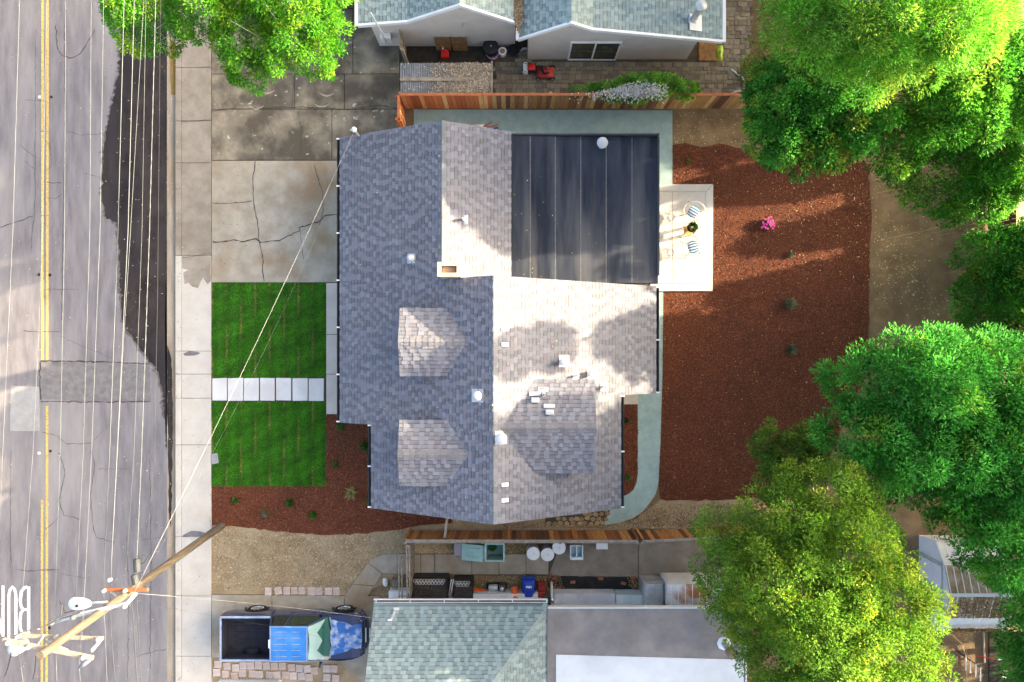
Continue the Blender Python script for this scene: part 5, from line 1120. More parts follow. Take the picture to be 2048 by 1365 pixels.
t = thing('wheeled_bin', 'grey bin half hidden behind the folded teal lid', 'bin', W(916,1099,.1)); x0, y0, x1, y1 = bx2(909,1088,924,1111,.7)
MB().box((x0,y0,.06), (x1+.12,y1,.62)).build('body', m_grey_bin, t, bevel=.03); MB().box((x0-.02,y0-.02,.62), (x1+.1,y1+.02,.67)).build('lid', m_grey_bin, t, bevel=.02)
# laundry tub
t = thing('utility_sink', 'pale plastic double utility sink by the brown fence', 'sink', W(1153,1103,.1)); x0, y0, x1, y1 = bx2(1140,1089,1166,1119,.75); xm, ym = (x0+x1)/2, (y0+y1)/2+.06
q = MB()
for a, b in (((x0,y0,.45),(x0+.05,y1,.85)), ((x1-.05,y0,.45),(x1,y1,.85)), ((x0+.05,y0,.45),(x1-.05,y0+.12,.85)), ((x0+.05,y1-.05,.45),(x1-.05,y1,.85)), ((xm-.025,y0+.12,.45),(xm+.025,y1-.05,.83)), ((x0+.05,y0+.12,.45),(x1-.05,y1-.05,.5))): q.box(a, b)
q.build('basin', m_pail, t, bevel=.025)
for sx in (x0+.04, x1-.04):
    for sy in (y0+.04, y1-.04): MB().tube([(sx,sy,.1),(sx,sy,.46)], .018, 6).build('leg', m_offwhite, t)
t = thing('storage_crate', 'pink and white crate just behind the fence cap, right of the sink', 'crate', W(1203,1090,.1)); x0, y0, x1, y1 = bx2(1193,1078,1215,1098,.5); MB().box((x0,y0,.1), (x1,y1,.48)).build('body', M('pinkish plastic', (.6,.38,.36), (.7,.55,.52), scale=3), t, bevel=.02); MB().box((x0-.01,y0-.01,.48), (x1+.01,y1+.01,.52)).build('lid', m_white, t, bevel=.01)
# dark slatted benches with honeycomb strips
def bench(label, px0, px1, py0, py1, z):
    t = thing('slatted_rack', label, 'rack', W((px0+px1)/2, (py0+py1)/2, .06), 'dark slatted racks lying by the wall'); x0, y0, x1, y1 = bx2(px0, py0, px1, py1, z); n = 13
    for i in range(n): MB().box((x0, y0+(y1-y0)*.72*i/n, z-.02), (x1, y0+(y1-y0)*.72*(i+.7)/n, z)).build('slat', M('dark slat', (.035,.03,.028), (.085,.075,.065), scale=6) if i == 0 else bpy.data.materials['dark slat'], t)
    MB().box((x0-.03,y0,.06), (x0,y1,z+.01)).build('side_frame', m_black, t); MB().box((x1,y0,.06), (x1+.03,y1,z+.01)).build('side_frame', m_black, t); MB().box((x0,y1-.02,.06), (x1,y1+.02,z+.012)).build('side_frame', m_black, t)
    k = max(2, int((x1-x0)/.125))
    for j in range(2):
        for i in range(k-j):
            c = (x0+.07+i*.125+j*.062, y1-.1-j*.1, z+.01); MB().tube([(c[0]+.058*math.cos(a*math.pi/3), c[1]+.058*math.sin(a*math.pi/3), c[2]) for a in range(7)], .009, 5, False).build('honeycomb_cell', m_white, t)
bench('wide dark slatted rack with white honeycomb strip beside the gate', 826, 895, 1156, 1200, .75)
bench('narrow dark slatted rack with white honeycomb strip, right of the wide one', 908, 945, 1160, 1200, .65)
t = thing('metal_tubes', 'pair of white tubes leaning between the two dark racks', 'tubes', W(901,1180,.1))
for i in range(2): MB().tube([W(897+i*4,1193,.5), W(903+i*4,1159,.9)], .022, 8).build('tube', m_white, t)
t = thing('flexible_duct', 'long orange ribbed plastic pipe lying below the small engine', 'pipe', W(970,1187,.1)); P0_, P1_ = Vector(W(946,1179,.35)), Vector(W(998,1192,.35)); k = 44
MB().tube([P0_.lerp(P1_, i/k) for i in range(k+1)], [.11 if i % 2 else .09 for i in range(k+1)], 12).build('pipe', m_orange, t)
t = thing('small_engine', 'small black and chrome engine next to the orange pipe', 'engine', W(993,1178,.1)); x, y, _ = W(993,1177,.4)
MB().box((x-.4,y-.16,.1), (x+.4,y+.16,.16)).build('frame', m_black, t); MB().tube([(x-.32,y,.32),(x+.05,y,.32)], .14, 14).build('tank', m_galv, t, bevel=.02); MB().box((x+.1,y-.13,.16), (x+.36,y+.14,.46)).build('block', m_black, t, bevel=.03)
for i in range(5): MB().box((x+.12+i*.05,y-.16,.2), (x+.135+i*.05,y+.16,.5)).build('fin', m_rim, t)
MB().tube([(x-.4,y-.15,.16),(x-.4,y-.15,.52),(x+.4,y-.15,.52),(x+.4,y-.15,.16)], .016, 6).build('handle', m_rim, t); MB().lathe((x+.22,y,.46), [(.08,0),(.08,.08),(.03,.1)], 10).build('air_filter', m_rim, t)
t = thing('barrier_roll', 'upright orange plastic roll left of the blue tub', 'roll', W(1030,1190,.1)); MB().tube([W(1029,1176,.45), W(1031,1200,.75)], [.15,.15], 14).build('roll', m_orange, t); MB().tube([W(1031,1199.8,.745), W(1031,1200.6,.76)], [.08,.08], 10).build('core', m_black, t)
t = thing('plastic_tub', 'bright blue plastic cart with a white mark, between the orange roll and the red box', 'cart', W(1057,1180,.1)); x0, y0, x1, y1 = bx2(1043,1157,1072,1201,.75)
def tub(u, v):
    a = -1+2*u; b = -1+2*v; e = max(abs(a)**5, abs(b)**6); w = .9+.1*(1-v*.4); return (x0+(x1-x0)*(.5+.5*a*w), y0+(y1-y0)*v, .78-.45*e+.06*math.cos(a*1.4)+.05*v)
bo_ = MB().grid(tub, 16, 16).build('body', m_blue, t, smooth=True); so = bo_.modifiers.new('s', 'SOLIDIFY'); so.thickness = .03
xm = (x0+x1)/2; ym = y0+(y1-y0)*.66
for i in range(4): MB().obox((xm-.09+i*.06, ym, .885), (.045,.1-.02*abs(i-1.5),.008), .3*(i % 2)).build('mark', m_white, bo_)
MB().tube([(x0+.1,y1-.02,.6),(x0+.06,y1+.06,.8),(x1-.06,y1+.06,.8),(x1-.1,y1-.02,.6)], .025, 8).build('handle', m_blue, t)
for xx in (x0+.05, x1-.05): MB().tube([(xx-.03,y0+.1,.22),(xx+.03,y0+.1,.22)], .13, 14).build('wheel', m_rubber, t)
t = thing('fuel_box', 'dark red metal box right of the blue cart', 'box', W(1083,1183,.1)); x0, y0, x1, y1 = bx2(1076,1168,1090,1199,.55); MB().box((x0,y0,.06), (x1,(y0+y1)/2-.01,.56)).build('body', m_mower, t, bevel=.03); MB().box((x0,(y0+y1)/2+.01,.06), (x1,y1,.5)).build('body', m_mower, t, bevel=.03); MB().tube([(x0+.06,y1-.1,.5),(x0+.06,y1-.02,.6),(x1-.06,y1-.02,.6),(x1-.06,y1-.1,.5)], .015, 6).build('handle', m_black, t)
t = thing('downpipe', 'white upright downpipe left of the black tarp', 'pipe', W(1103,1183,.06)); MB().tube([W(1103,1165,.1), W(1104,1188,1.35)], .05, 10).build('pipe', m_white, t); MB().tube([W(1103.5,1187,1.3), W(1105,1199,2.2)], .045, 10).build('elbow', m_white, t)
rr = random.Random(3); t = thing('coiled_hose', 'dark coiled cable hanging beside the white downpipe', 'hose', W(1100,1197,.06)); MB().tube([(W(1098,1195,.9)[0]+.17*math.cos(i*.5)*(1+.02*i % .2), W(1098,1195,.9)[1]+.1*math.sin(i*.5), .85+.006*i) for i in range(50)], .012, 5).build('coil', M('green hose', (.05,.1,.09), (.08,.14,.12)), t)
tp = rough_edge([(1092,1150),(1104,1143),(1160,1152),(1220,1154),(1270,1150),(1276,1165),(1274,1190),(1220,1188),(1130,1189),(1105,1180),(1096,1170)], 1.2, 8, 6)
tarp = thing('tarpaulin', 'black tarp weighed down by red bricks on the narrow bed', 'tarp', W(1185,1170,.06))
q = MB(); P = PX(tp); cx, cy = W2(1185,1170); n = len(P); vs = [(x, y, .066) for x, y in P]+[(cx+(x-cx)*.75, cy+(y-cy)*.75, .085+.02*rr.random()) for x, y in P]+[(cx+(x-cx)*.4, cy+(y-cy)*.4, .08+.03*rr.random()) for x, y in P]+[(cx,cy,.1)]
q.add(vs, [(i, (i+1) % n, n+(i+1) % n, n+i) for i in range(n)]+[(n+i, n+(i+1) % n, 2*n+(i+1) % n, 2*n+i) for i in range(n)]+[(2*n+i, 2*n+(i+1) % n, 3*n) for i in range(n)]); q.build('sheet', m_tarp, tarp, smooth=True)
scatter('tarp_leaves', [[(1096,1150),(1120,1150),(1130,1185),(1100,1175)], [(1255,1152),(1276,1152),(1276,1188),(1262,1188)], [(1110,1180),(1270,1183),(1270,1189),(1110,1188)]], 700, .1, (.05,.025), [(.35,.2,.08),(.25,.14,.06),(.45,.3,.14)], 71, m_litter, tarp, .4)
bk = MB().box((-.1,-.05,0), (.1,.05,.06)).mesh('brick', m_brick); bl = ['brick at the upper left corner of the black tarp', 'tilted brick near the upper left corner of the tarp', 'brick on the middle of the tarp top edge', 'brick at the upper right corner of the tarp', 'brick lying inside the left half of the tarp', 'brick lying inside the right half of the tarp', 'brick at the lower left end of the tarp', 'brick on the lower tarp edge, left of centre', 'brick on the lower tarp edge, right of centre', 'pale brick on the lower tarp edge near its right end', 'brick at the lower right corner of the tarp', 'brick right of the tarp against the barrel shed']
for (x, y), lb in zip([(165,492),(210,508),(575,517),(845,512),(348,545),(760,555),(265,633),(458,637),(610,640),(748,645),(865,635),(935,522)], bl):
    tag(put(bk, 'brick', None, W(1060+x/4.074, 1030+y/4.074, .095), rr.choice((0,.1,-.2,.9,1.2)) if y < 520 and x < 300 else rr.uniform(-.3,.3)), lb, 'brick', 'loose bricks on the tarp')
# white cabinets under the eave
def cab(label, px0, px1, py0, py1, z, mat=m_offwhite, panels=2):
    t = thing('white_cabinet', label, 'cabinet', W((px0+px1)/2, (py0+py1)/2, .06)); x0, y0, x1, y1 = bx2(px0, py0, px1, py1, z); MB().box((x0,y0,.06), (x1,y1,z-.03)).build('body', mat, t, bevel=.015)
    for i in range(panels): MB().box((x0-.0+(x1-x0)*i/panels+.006,y0,z-.028), (x0+(x1-x0)*(i+1)/panels-.006,y1+.02,z)).build('top_panel', mat, t, bevel=.006)
cab('white low cabinet along the wall below the orange pipe', 946, 1076, 1189, 1212, .8); cab('grey white workbench below the black tarp', 1108, 1231, 1189, 1220, .8, M('pale grey sheet', (.5,.52,.58), (.6,.62,.68)), 3); cab('bluish white sheet metal cover left of the barrel shed', 1232, 1288, 1191, 1222, .85, m_pail, 2)
cab('pale box under the gate poles by the teal roof corner', 777, 820, 1184, 1206, .7, m_offwhite, 1)
t = thing('garden_chair', 'grey wooden crate chair left of the gate poles', 'chair', W(792,1170,.06)); x0, y0, x1, y1 = bx2(783,1158,800,1182,.4)
for i in range(5): MB().box((x0, y0+(y1-y0)*i/5, .38), (x1, y0+(y1-y0)*(i+.75)/5, .4)).build('slat', m_grey_wood, t)
for sx in (x0+.02, x1-.02):
    for sy in (y0+.02, y1-.02): MB().box((sx-.02,sy-.02,.06), (sx+.02,sy+.02,.38 if sy < y0+.1 else .7)).build('leg', m_grey_wood, t)
t = thing('white_rock', 'white lump of stone in the soil beside the curved walk', 'rock', W(770,1164,.06)); x, y, _ = W(770,1164,.1)
MB().grid(lambda u, v: (x+.11*math.cos(6.283*u)*math.sin(3.1416*v)*(1+.2*math.sin(9*u)), y+.19*math.sin(6.283*u)*math.sin(3.1416*v)*(1+.15*math.cos(14*u)), .12+.1*math.cos(3.1416*v)), 16, 8).build('stone', m_offwhite, t, smooth=True)
# barrel topped metal shed and rusty cabinet
t = thing('barrel_shed', 'small galvanised shed with rounded top left of the rusty white shed', 'shed', W(1305,1190,.1)); x0, y0, x1, y1 = bx2(1288,1168,1330,1214,1.25)
def brl(u, v): a = math.pi*u; return ((x0+x1)/2-(x1-x0)/2*math.cos(a), y0+(y1-y0)*v, 1.0+.28*math.sin(a))
MB().grid(brl, 12, 4).build('roof', m_galv, t, smooth=True); MB().box((x0,y0,.1), (x1,y1,1.0)).build('wall', m_galv, t); MB().add([brl(u/12, 1) for u in range(13)], [tuple(range(13))]).build('gable', m_galv, t); MB().add([brl(u/12, 0) for u in range(13)], [tuple(range(12,-1,-1))]).build('gable', m_galv, t)
MB().tube([brl(.5,0), brl(.5,1)], .012, 5).build('seam', m_grey_metal, t); MB().box((x0+.1,y1,.15), (x1-.1,y1+.015,.98)).build('door', m_galv, t)
t = thing('metal_shed', 'white metal shed with a rusty ribbed roof partly under the olive tree', 'shed', W(1370,1190,.1)); x0, y0, x1, y1 = bx2(1336,1170,1450,1216,1.7)
MB().box((x0,y0,.1), (x1,y1,1.68)).build('wall', m_white, t); ro = MB().box((x0-.03,y0-.03,1.68), (x1+.03,y1+.03,1.72)).build('roof', m_rust, t)
for i in range(9): MB().box((x0+.1+i*.27,y0-.03,1.72), (x0+.125+i*.27,y1+.02,1.745)).build('rib', m_white, ro)
MB().box((x0+.1,y1,.15), (x0+.75,y1+.02,1.6)).build('door', m_white, t); MB().box((x0+.8,y1,.15), (x1-.5,y1+.02,1.6)).build('door', m_white, t)
# barn shaped shed at lower right
t = thing('barn_shed', 'white barn shaped metal shed with leaf covered roof at lower right', 'shed', (17.3, -9.4, .05))
fx, bx_ = 16.25, 18.65; pr = [(-11.07,1.5),(-10.35,2.12),(-9.36,2.5),(-8.37,2.12),(-7.65,1.5)]
for i in range(4):
    a, b = pr[i], pr[i+1]; m = m_white if i in (0,3) else m_shed_roof
    r_o = MB().slab([(fx-.1,a[0],a[1]),(bx_+.05,a[0],a[1]),(bx_+.05,b[0],b[1]),(fx-.1,b[0],b[1])], .03).build('roof_panel', m, t)
    for k in range(10):
        x = fx-.08+k*.268; MB().add([(x,a[0],a[1]+.02),(x+.03,a[0],a[1]+.02),(x+.03,b[0],b[1]+.02),(x,b[0],b[1]+.02),(x,a[0],a[1]),(x,b[0],b[1]),(x+.03,a[0],a[1]),(x+.03,b[0],b[1])], [(0,1,2,3),(4,0,3,5),(1,6,7,2)]).build('rib', m_white, r_o)
MB().box((fx-.1,-9.42,2.5), (bx_+.05,-9.3,2.535)).build('ridge_cap', m_white, t)
front = [(fx,-10.95,.05)]+[(fx,y,z-.04) for y, z in pr]+[(fx,-7.75,.05)]; n = len(front)
MB().add(front+[(bx_,p[1],p[2]) for p in front], [tuple(range(n-1,-1,-1)), tuple(range(n,2*n))]+[(i, (i+1) % n, n+(i+1) % n, n+i) for i in range(n)]).build('wall', M('bluish white panel', (.52,.56,.62), (.6,.64,.7), rough=.5, bump=.05), t)
for ya, yb in ((-10.2,-9.38),(-9.34,-8.52)):
    d_ = MB().box((fx-.03,ya,.1), (fx-.006,yb,1.75)).build('door', bpy.data.materials['bluish white panel'], t)
MB().box((fx-.07,-9.5,.95), (fx-.03,-9.42,1.1)).build('handle', m_black, d_); MB().box((fx-.03,-10.5,1.78), (fx-.008,-8.2,1.84)).build('door_track', m_grey_metal, t); MB().box((fx-.03,-10.34,.1), (fx-.008,-10.24,1.75)).build('trim', m_grey_metal, t); MB().box((fx-.03,-8.48,.1), (fx-.008,-8.38,1.75)).build('trim', m_grey_metal, t)
def zsh(q):
    y = (682-q[:,1])*.0186; return np.where(y > -10.35, 2.16+.38*(y+10.35)/.99, 1.55+.62*(y+11.07)/.72)+.01
scatter('shed_roof_leaves', [[(1925,1192),(2018,1192),(2016,1235),(1900,1236),(1905,1215)], [(1890,1258),(2004,1258),(2003,1262),(1888,1262)]], 1600, zsh, (.06,.035), [(.32,.16,.045),(.4,.22,.07),(.24,.12,.04)], 81, m_litter, t, .3)
# stakes, rods and deck beside the barn shed
dk = struct(MB().prism(PX([(1975,1262),(2060,1262),(2060,1440),(1975,1440)]), .04, .09).build('dark_deck', M('dark deck', (.012,.01,.009), (.03,.025,.02), scale=4)))
dm = MB().box((-.6,-.065,0), (.6,.065,.03)).mesh('plank', M('black planks', (.014,.012,.01), (.03,.025,.02), scale=6))
for i in range(18): put(dm, 'plank', dk, W(2008, 1266+i*7.2, .09), 0)
tag(MB().tube([W(1967,1262,.1), W(1969,1325,.1)], .05, 6).build('timber_edging', m_grey_wood), 'grey timber edging between the dirt and the dark deck', 'edging')
for i, (x, y, l, nm) in enumerate(((1932,1327,28,'leftmost and longest'),(1941.5,1334,24,'second from the left'),(1952,1341,26,'third from the left'),(1961.5,1349,27,'rightmost'))):
    tag(MB().tube([W(x,y-l/2,.95), W(x-.6,y+l/2,.95+.05)], .022, 6).build('white_rod', m_white), f'white rod of the lower right row of four, {nm}', 'rod', 'white rods beside the barn shed')
    MB().tube([(*W2(x,y-l/2,.95), .05), (*W2(x,y-l/2,.95), .96)], .012, 5).build('stand', m_black, bpy.data.objects[[o.name for o in COL.objects if o.name.startswith('white_rod')][-1]])
for (a, b, lb, m) in (((1950,1311),(1995,1319),'thin red pole with a white tip beside the dark deck', m_red), ((1970,1337),(2008,1342),'thin dark pole with a white tip on the dark deck, upper', m_cable), ((1965,1345),(2005,1354),'thin dark pole with a white tip on the dark deck, lower', m_cable)):
    t = thing('garden_pole', lb, 'pole', W(*a, .1)); MB().tube([W(*a,.13), W(*b,.5)], .018, 6).build('shaft', m, t); MB().tube([W(*b,.5), W(b[0]+9,b[1]+1.5,.53)], .03, 6).build('tip', m_white, t)
tag(MB().tube([W(1885,1263,.1), W(1905,1270,.12), W(1924,1288,.12), W(1932,1312,.12), W(1933,1340,.12), W(1934,1370,.1)], .018, 6).build('garden_hose', M('tan hose', (.4,.3,.16), (.5,.38,.22))), 'tan hose curving from the barn shed across the dirt', 'hose')

# north yard things
ct = thing('lean_to_roof', 'corrugated grey lean-to roof strewn with leaves above the orange fence', 'lean-to', W(890,158,0))
def corr(px0, px1, py0, py1, z0, z1):
    x0, x1 = W(px0,0,1.5)[0], W(px1,0,1.5)[0]; ya, yb = W(0,py0,z0)[1], W(0,py1,z1)[1]; n = int((x1-x0)/.085)*4
    return MB().grid(lambda u, v: (x0+(x1-x0)*u, ya+(yb-ya)*v, z0+(z1-z0)*v+.02*math.sin(u*n/4*6.283)), n, 1)
corr(801,982,126,158,1.62,1.56).build('corrugated_sheet', m_corr, ct, smooth=True); corr(801,980,160,190,1.54,1.48).build('corrugated_sheet', m_corr, ct, smooth=True)
x0, y0, x1, y1 = bx2(800,155,936,162,1.6); MB().box((x0,y0,1.585), (x1,y1,1.63)).build('batten', m_grey_wood, ct)
x0, y0, x1, y1 = bx2(982,122,985.5,189,1.6); MB().box((x0,y0,1.52), (x1,y1,1.62)).build('edge_board', m_grey_wood, ct)
for x, y in ((802,127),(981,127),(802,187),(981,187)): a = W(x,y,1.5); MB().box((a[0]-.04,a[1]-.04,.05), (a[0]+.04,a[1]+.04,1.47)).build('post', m_grey_wood, ct)
scatter('leaves_on_roof', [[(802,126),(982,126),(982,190),(802,190)]], 3600, lambda q: 1.65-.14*(q[:,1]-126)/64, (.06,.03), [(.34,.27,.19),(.45,.38,.29),(.25,.18,.12),(.5,.42,.33)], 51, m_litter, ct, .35, dens=lambda q: np.clip((q[:,0]-850)/75, .03, 1)*np.where((q[:,1] > 154) & (q[:,1] < 163) & (q[:,0] < 936), .1, 1))
for (a, b, lb) in (((1002,132),(970,140),'a'),): tag(MB().tube([W(961,140,1.66), W(989,141,1.66)], .02, 6).build('stick', m_grey_wood), 'pale stick lying on the right edge of the lean-to', 'stick')
t = thing('wooden_pallet', 'brown wooden pallets leaning on the stucco wall behind the red can', 'pallet', W(903,97,.08)); y0 = W(0,101,.1)[1]
for h_ in range(2):
    for i in range(7): MB().obox((W(886+33*h_,0,.6)[0], y0+.02*i, .15+.145*i), (.6,.02,.115), 0, -.12).build('slat', m_pallet, t)
    for s_ in (-1,0,1): MB().tube([(W(886+33*h_,0,.6)[0]+s_*.28, y0+.03,.08), (W(886+33*h_,0,.6)[0]+s_*.28, y0+.15,1.1)], .022, 4).build('runner', m_pallet, t)
t = thing('fuel_can', 'red plastic fuel can in front of the pallets', 'can', W(889.5,108,.08)); x0, y0, x1, y1 = bx2(882,99,897,115,.3); MB().box((x0,y0,.08), (x1,y1,.36)).build('body', m_red, t, bevel=.04); MB().tube([(x0+.05,y1-.05,.36),(x0+.08,y1-.05,.42),(x1-.08,y1-.05,.42),(x1-.05,y1-.05,.36)], .018, 6).build('handle', m_red, t); MB().tube([(x0+.08,y1-.02,.36),(x0+.08,y1+.03,.44)], .03, 8).build('spout', m_white, t)
lath('large black lidded pot against the stucco wall', 'pot', 'garden_pot', 981, 93, [(.2,0),(.27,.1),(.3,.5),(.31,.55)], m_black, z=.08, lid=[(.3,0),(.3,.03),(.2,.06),(.05,.07),(.01,.07)])
t = thing('bucket', 'pinkish rimmed bucket tucked under the large black pot', 'bucket', W(985,108,.08)); x, y, _ = W(985,106,.3); MB().lathe((x,y,.08), [(.2,0),(.25,.28),(.27,.3),(.25,.31),(.22,.1),(.01,.1)], 20).build('body', M('pink plastic', (.5,.3,.42), (.6,.4,.5)), t); 
t = thing('bucket', 'white bucket with a rusty top right of the black pot', 'bucket', W(1005,105,.08)); x, y, _ = W(1005,103,.4); MB().lathe((x,y,.08), [(.13,0),(.16,.34),(.17,.36)], 18).build('body', m_white, t); MB().lathe((x,y,.45), [(.1,-.02),(.1,.0),(.01,.02)], 12).build('contents', M('rust', (.35,.15,.05), (.45,.22,.08)), t); MB().tube([(x-.16,y,.42),(x-.12,y-.12,.44),(x,y-.18,.43),(x+.12,y-.12,.44),(x+.16,y,.42)], .006, 5).build('handle', m_rim, t)
lath('dark round planter left of the grey elbow pipe', 'planter', 'planter', 1027, 102, [(.16,0),(.22,.3),(.23,.32),(.2,.33),(.18,.2),(.01,.2)], m_black, z=.08)
tag(MB().tube([W(1054,97,.35), W(1046,97,.34), W(1043,101,.2), W(1043,104,.1)], .05, 10).build('drain_elbow', m_grey_metal, smooth=True), 'grey drain elbow at the corner of the stucco wall', 'pipe')
tag(MB().tube([W(986,187,.15), W(1060,188,.15), W(1135,189,.15)], .022, 6).build('irrigation_pipe', m_mast), 'thin pale pipe lying along the foot of the fence in the paved yard', 'pipe')
tag(MB().tube([W(1462,139,.12), W(1475,149,.13), W(1486,156,.14), W(1487,172,.13)], .045, 8).build('plastic_pipe', m_grey_metal), 'bent grey plastic pipe on the pavers beside the trees, upper piece', 'pipe')
tag(MB().tube([W(1461,189,.12), W(1468,184,.14), W(1486,181,.13)], .04, 8).build('plastic_pipe', m_grey_metal), 'short curved grey pipe on the pavers at the fence end', 'pipe')
t = thing('soil_bag', 'green and yellow bag beside the porch step of the stucco house', 'bag', W(1440,103,.1)); x, y, _ = W(1440,103,.25)
MB().grid(lambda u, v: (x+.15*(2*u-1)*(1-.1*math.sin(7*v)), y-.3+.6*v, .1+.2*(math.sin(math.pi*u)*math.sin(math.pi*v))**.5+.02*math.sin(11*v)), 10, 14).build('bag', m_green_bag, t, smooth=True)
# lawn mower
t = thing('lawn_mower', 'red lawn mower with grey bag on the pavers beside the stucco wall', 'mower', W(1078,140,.1)); zc = .11
def WM(px, py, z): return W(px, py, z)
x0, y0, x1, y1 = bx2(1074,131,1108,153,.4)
MB().grid(lambda u, v: (x0+(x1-x0)*u, y0+(y1-y0)*v, .2+.14*(math.sin(math.pi*min(max(u,.02),.98))*math.sin(math.pi*min(max(v,.02),.98)))**.4), 14, 12).build('deck', m_mower, t, smooth=True)
MB().box((x0,y0,.14), (x1,y1,.21)).build('skirt', m_mower, t, bevel=.04)
xm, ym = (x0+x1)/2, (y0+y1)/2+.03
MB().lathe((xm,ym,.33), [(.15,0),(.15,.12),(.1,.18),(.04,.2)], 16).build('engine', m_black, t); MB().obox((xm+.02,ym-.02,.5), (.2,.2,.06), .2).build('engine_cover', m_mower, t, bevel=.03); MB().obox((xm-.14,ym+.1,.42), (.12,.14,.12)).build('fuel_tank', m_black, t, bevel=.03)
for xx, yy in ((x0+.05,y0-.02),(x1-.05,y0-.02),(x0+.05,y1+.02),(x1-.05,y1+.02)):
    w_ = MB().tube([(xx,yy-.03,.2),(xx,yy+.03,.2)], .095, 14).build('wheel', m_rubber, t); MB().tube([(xx,yy-.034,.2),(xx,yy+.034,.2)], .05, 10).build('hub', m_offwhite, w_)
a0, b0, a1, b1 = bx2(1045,125,1072,147,.4); MB().box((a0,b0,.18), (a0+.2,b1,.5)).build('grass_bag', m_offwhite, t, bevel=.05); MB().box((a0+.2,b0+.06,.2), (a1,b1-.06,.52)).build('grass_bag', m_black, t, bevel=.05); MB().obox(((a0+a1)/2+.08,(b0+b1)/2,.53), (.26,.26,.06), .1).build('bag_lid', m_red, t, bevel=.03)
for yy in (y0+.06, y1-.06): MB().tube([(x0+.1,yy,.25),(x0-.25,yy,.6),(a0+.0,yy,.92)], .013, 6).build('handle', m_black, t)
MB().tube([(a0,y0+.06,.92),(a0,y1-.06,.92)], .014, 6).build('handle', m_black, t)
# decorator's bucket and poles on the gravel path behind the roof edge
t = thing('dust_sheet', 'crumpled white dust sheet on the path at the north roof edge', 'sheet', W(952,258,.1)); x, y, _ = W(950,257,.3)
rs = random.Random(8); MB().grid(lambda u, v: (x+.36*(2*u-1), y+.24*(2*v-1), .09+.32*(math.sin(math.pi*u)*math.sin(math.pi*v))**.6+rs.uniform(-.03,.03)), 12, 10).build('cloth', m_white, t, smooth=True)
for i, (a, b, m, lb) in enumerate((((962,257),(985,243),m_red,'thin red pole on the gravel path, uppermost of four'), ((966,258),(997,248),m_orange,'thin orange pole on the gravel path, second of four'), ((970,262),(996,255),m_blue,'thick blue pole on the gravel path by the dust sheet'), ((984,262),(1003,259),m_orange,'short orange pole lowest on the gravel path'))):
    tag(MB().tube([W(*a,.12), W(*b,.12+.02*i)], .018 if i != 2 else .03, 6).build('paint_pole', m), lb, 'pole', 'painting poles on the gravel path')
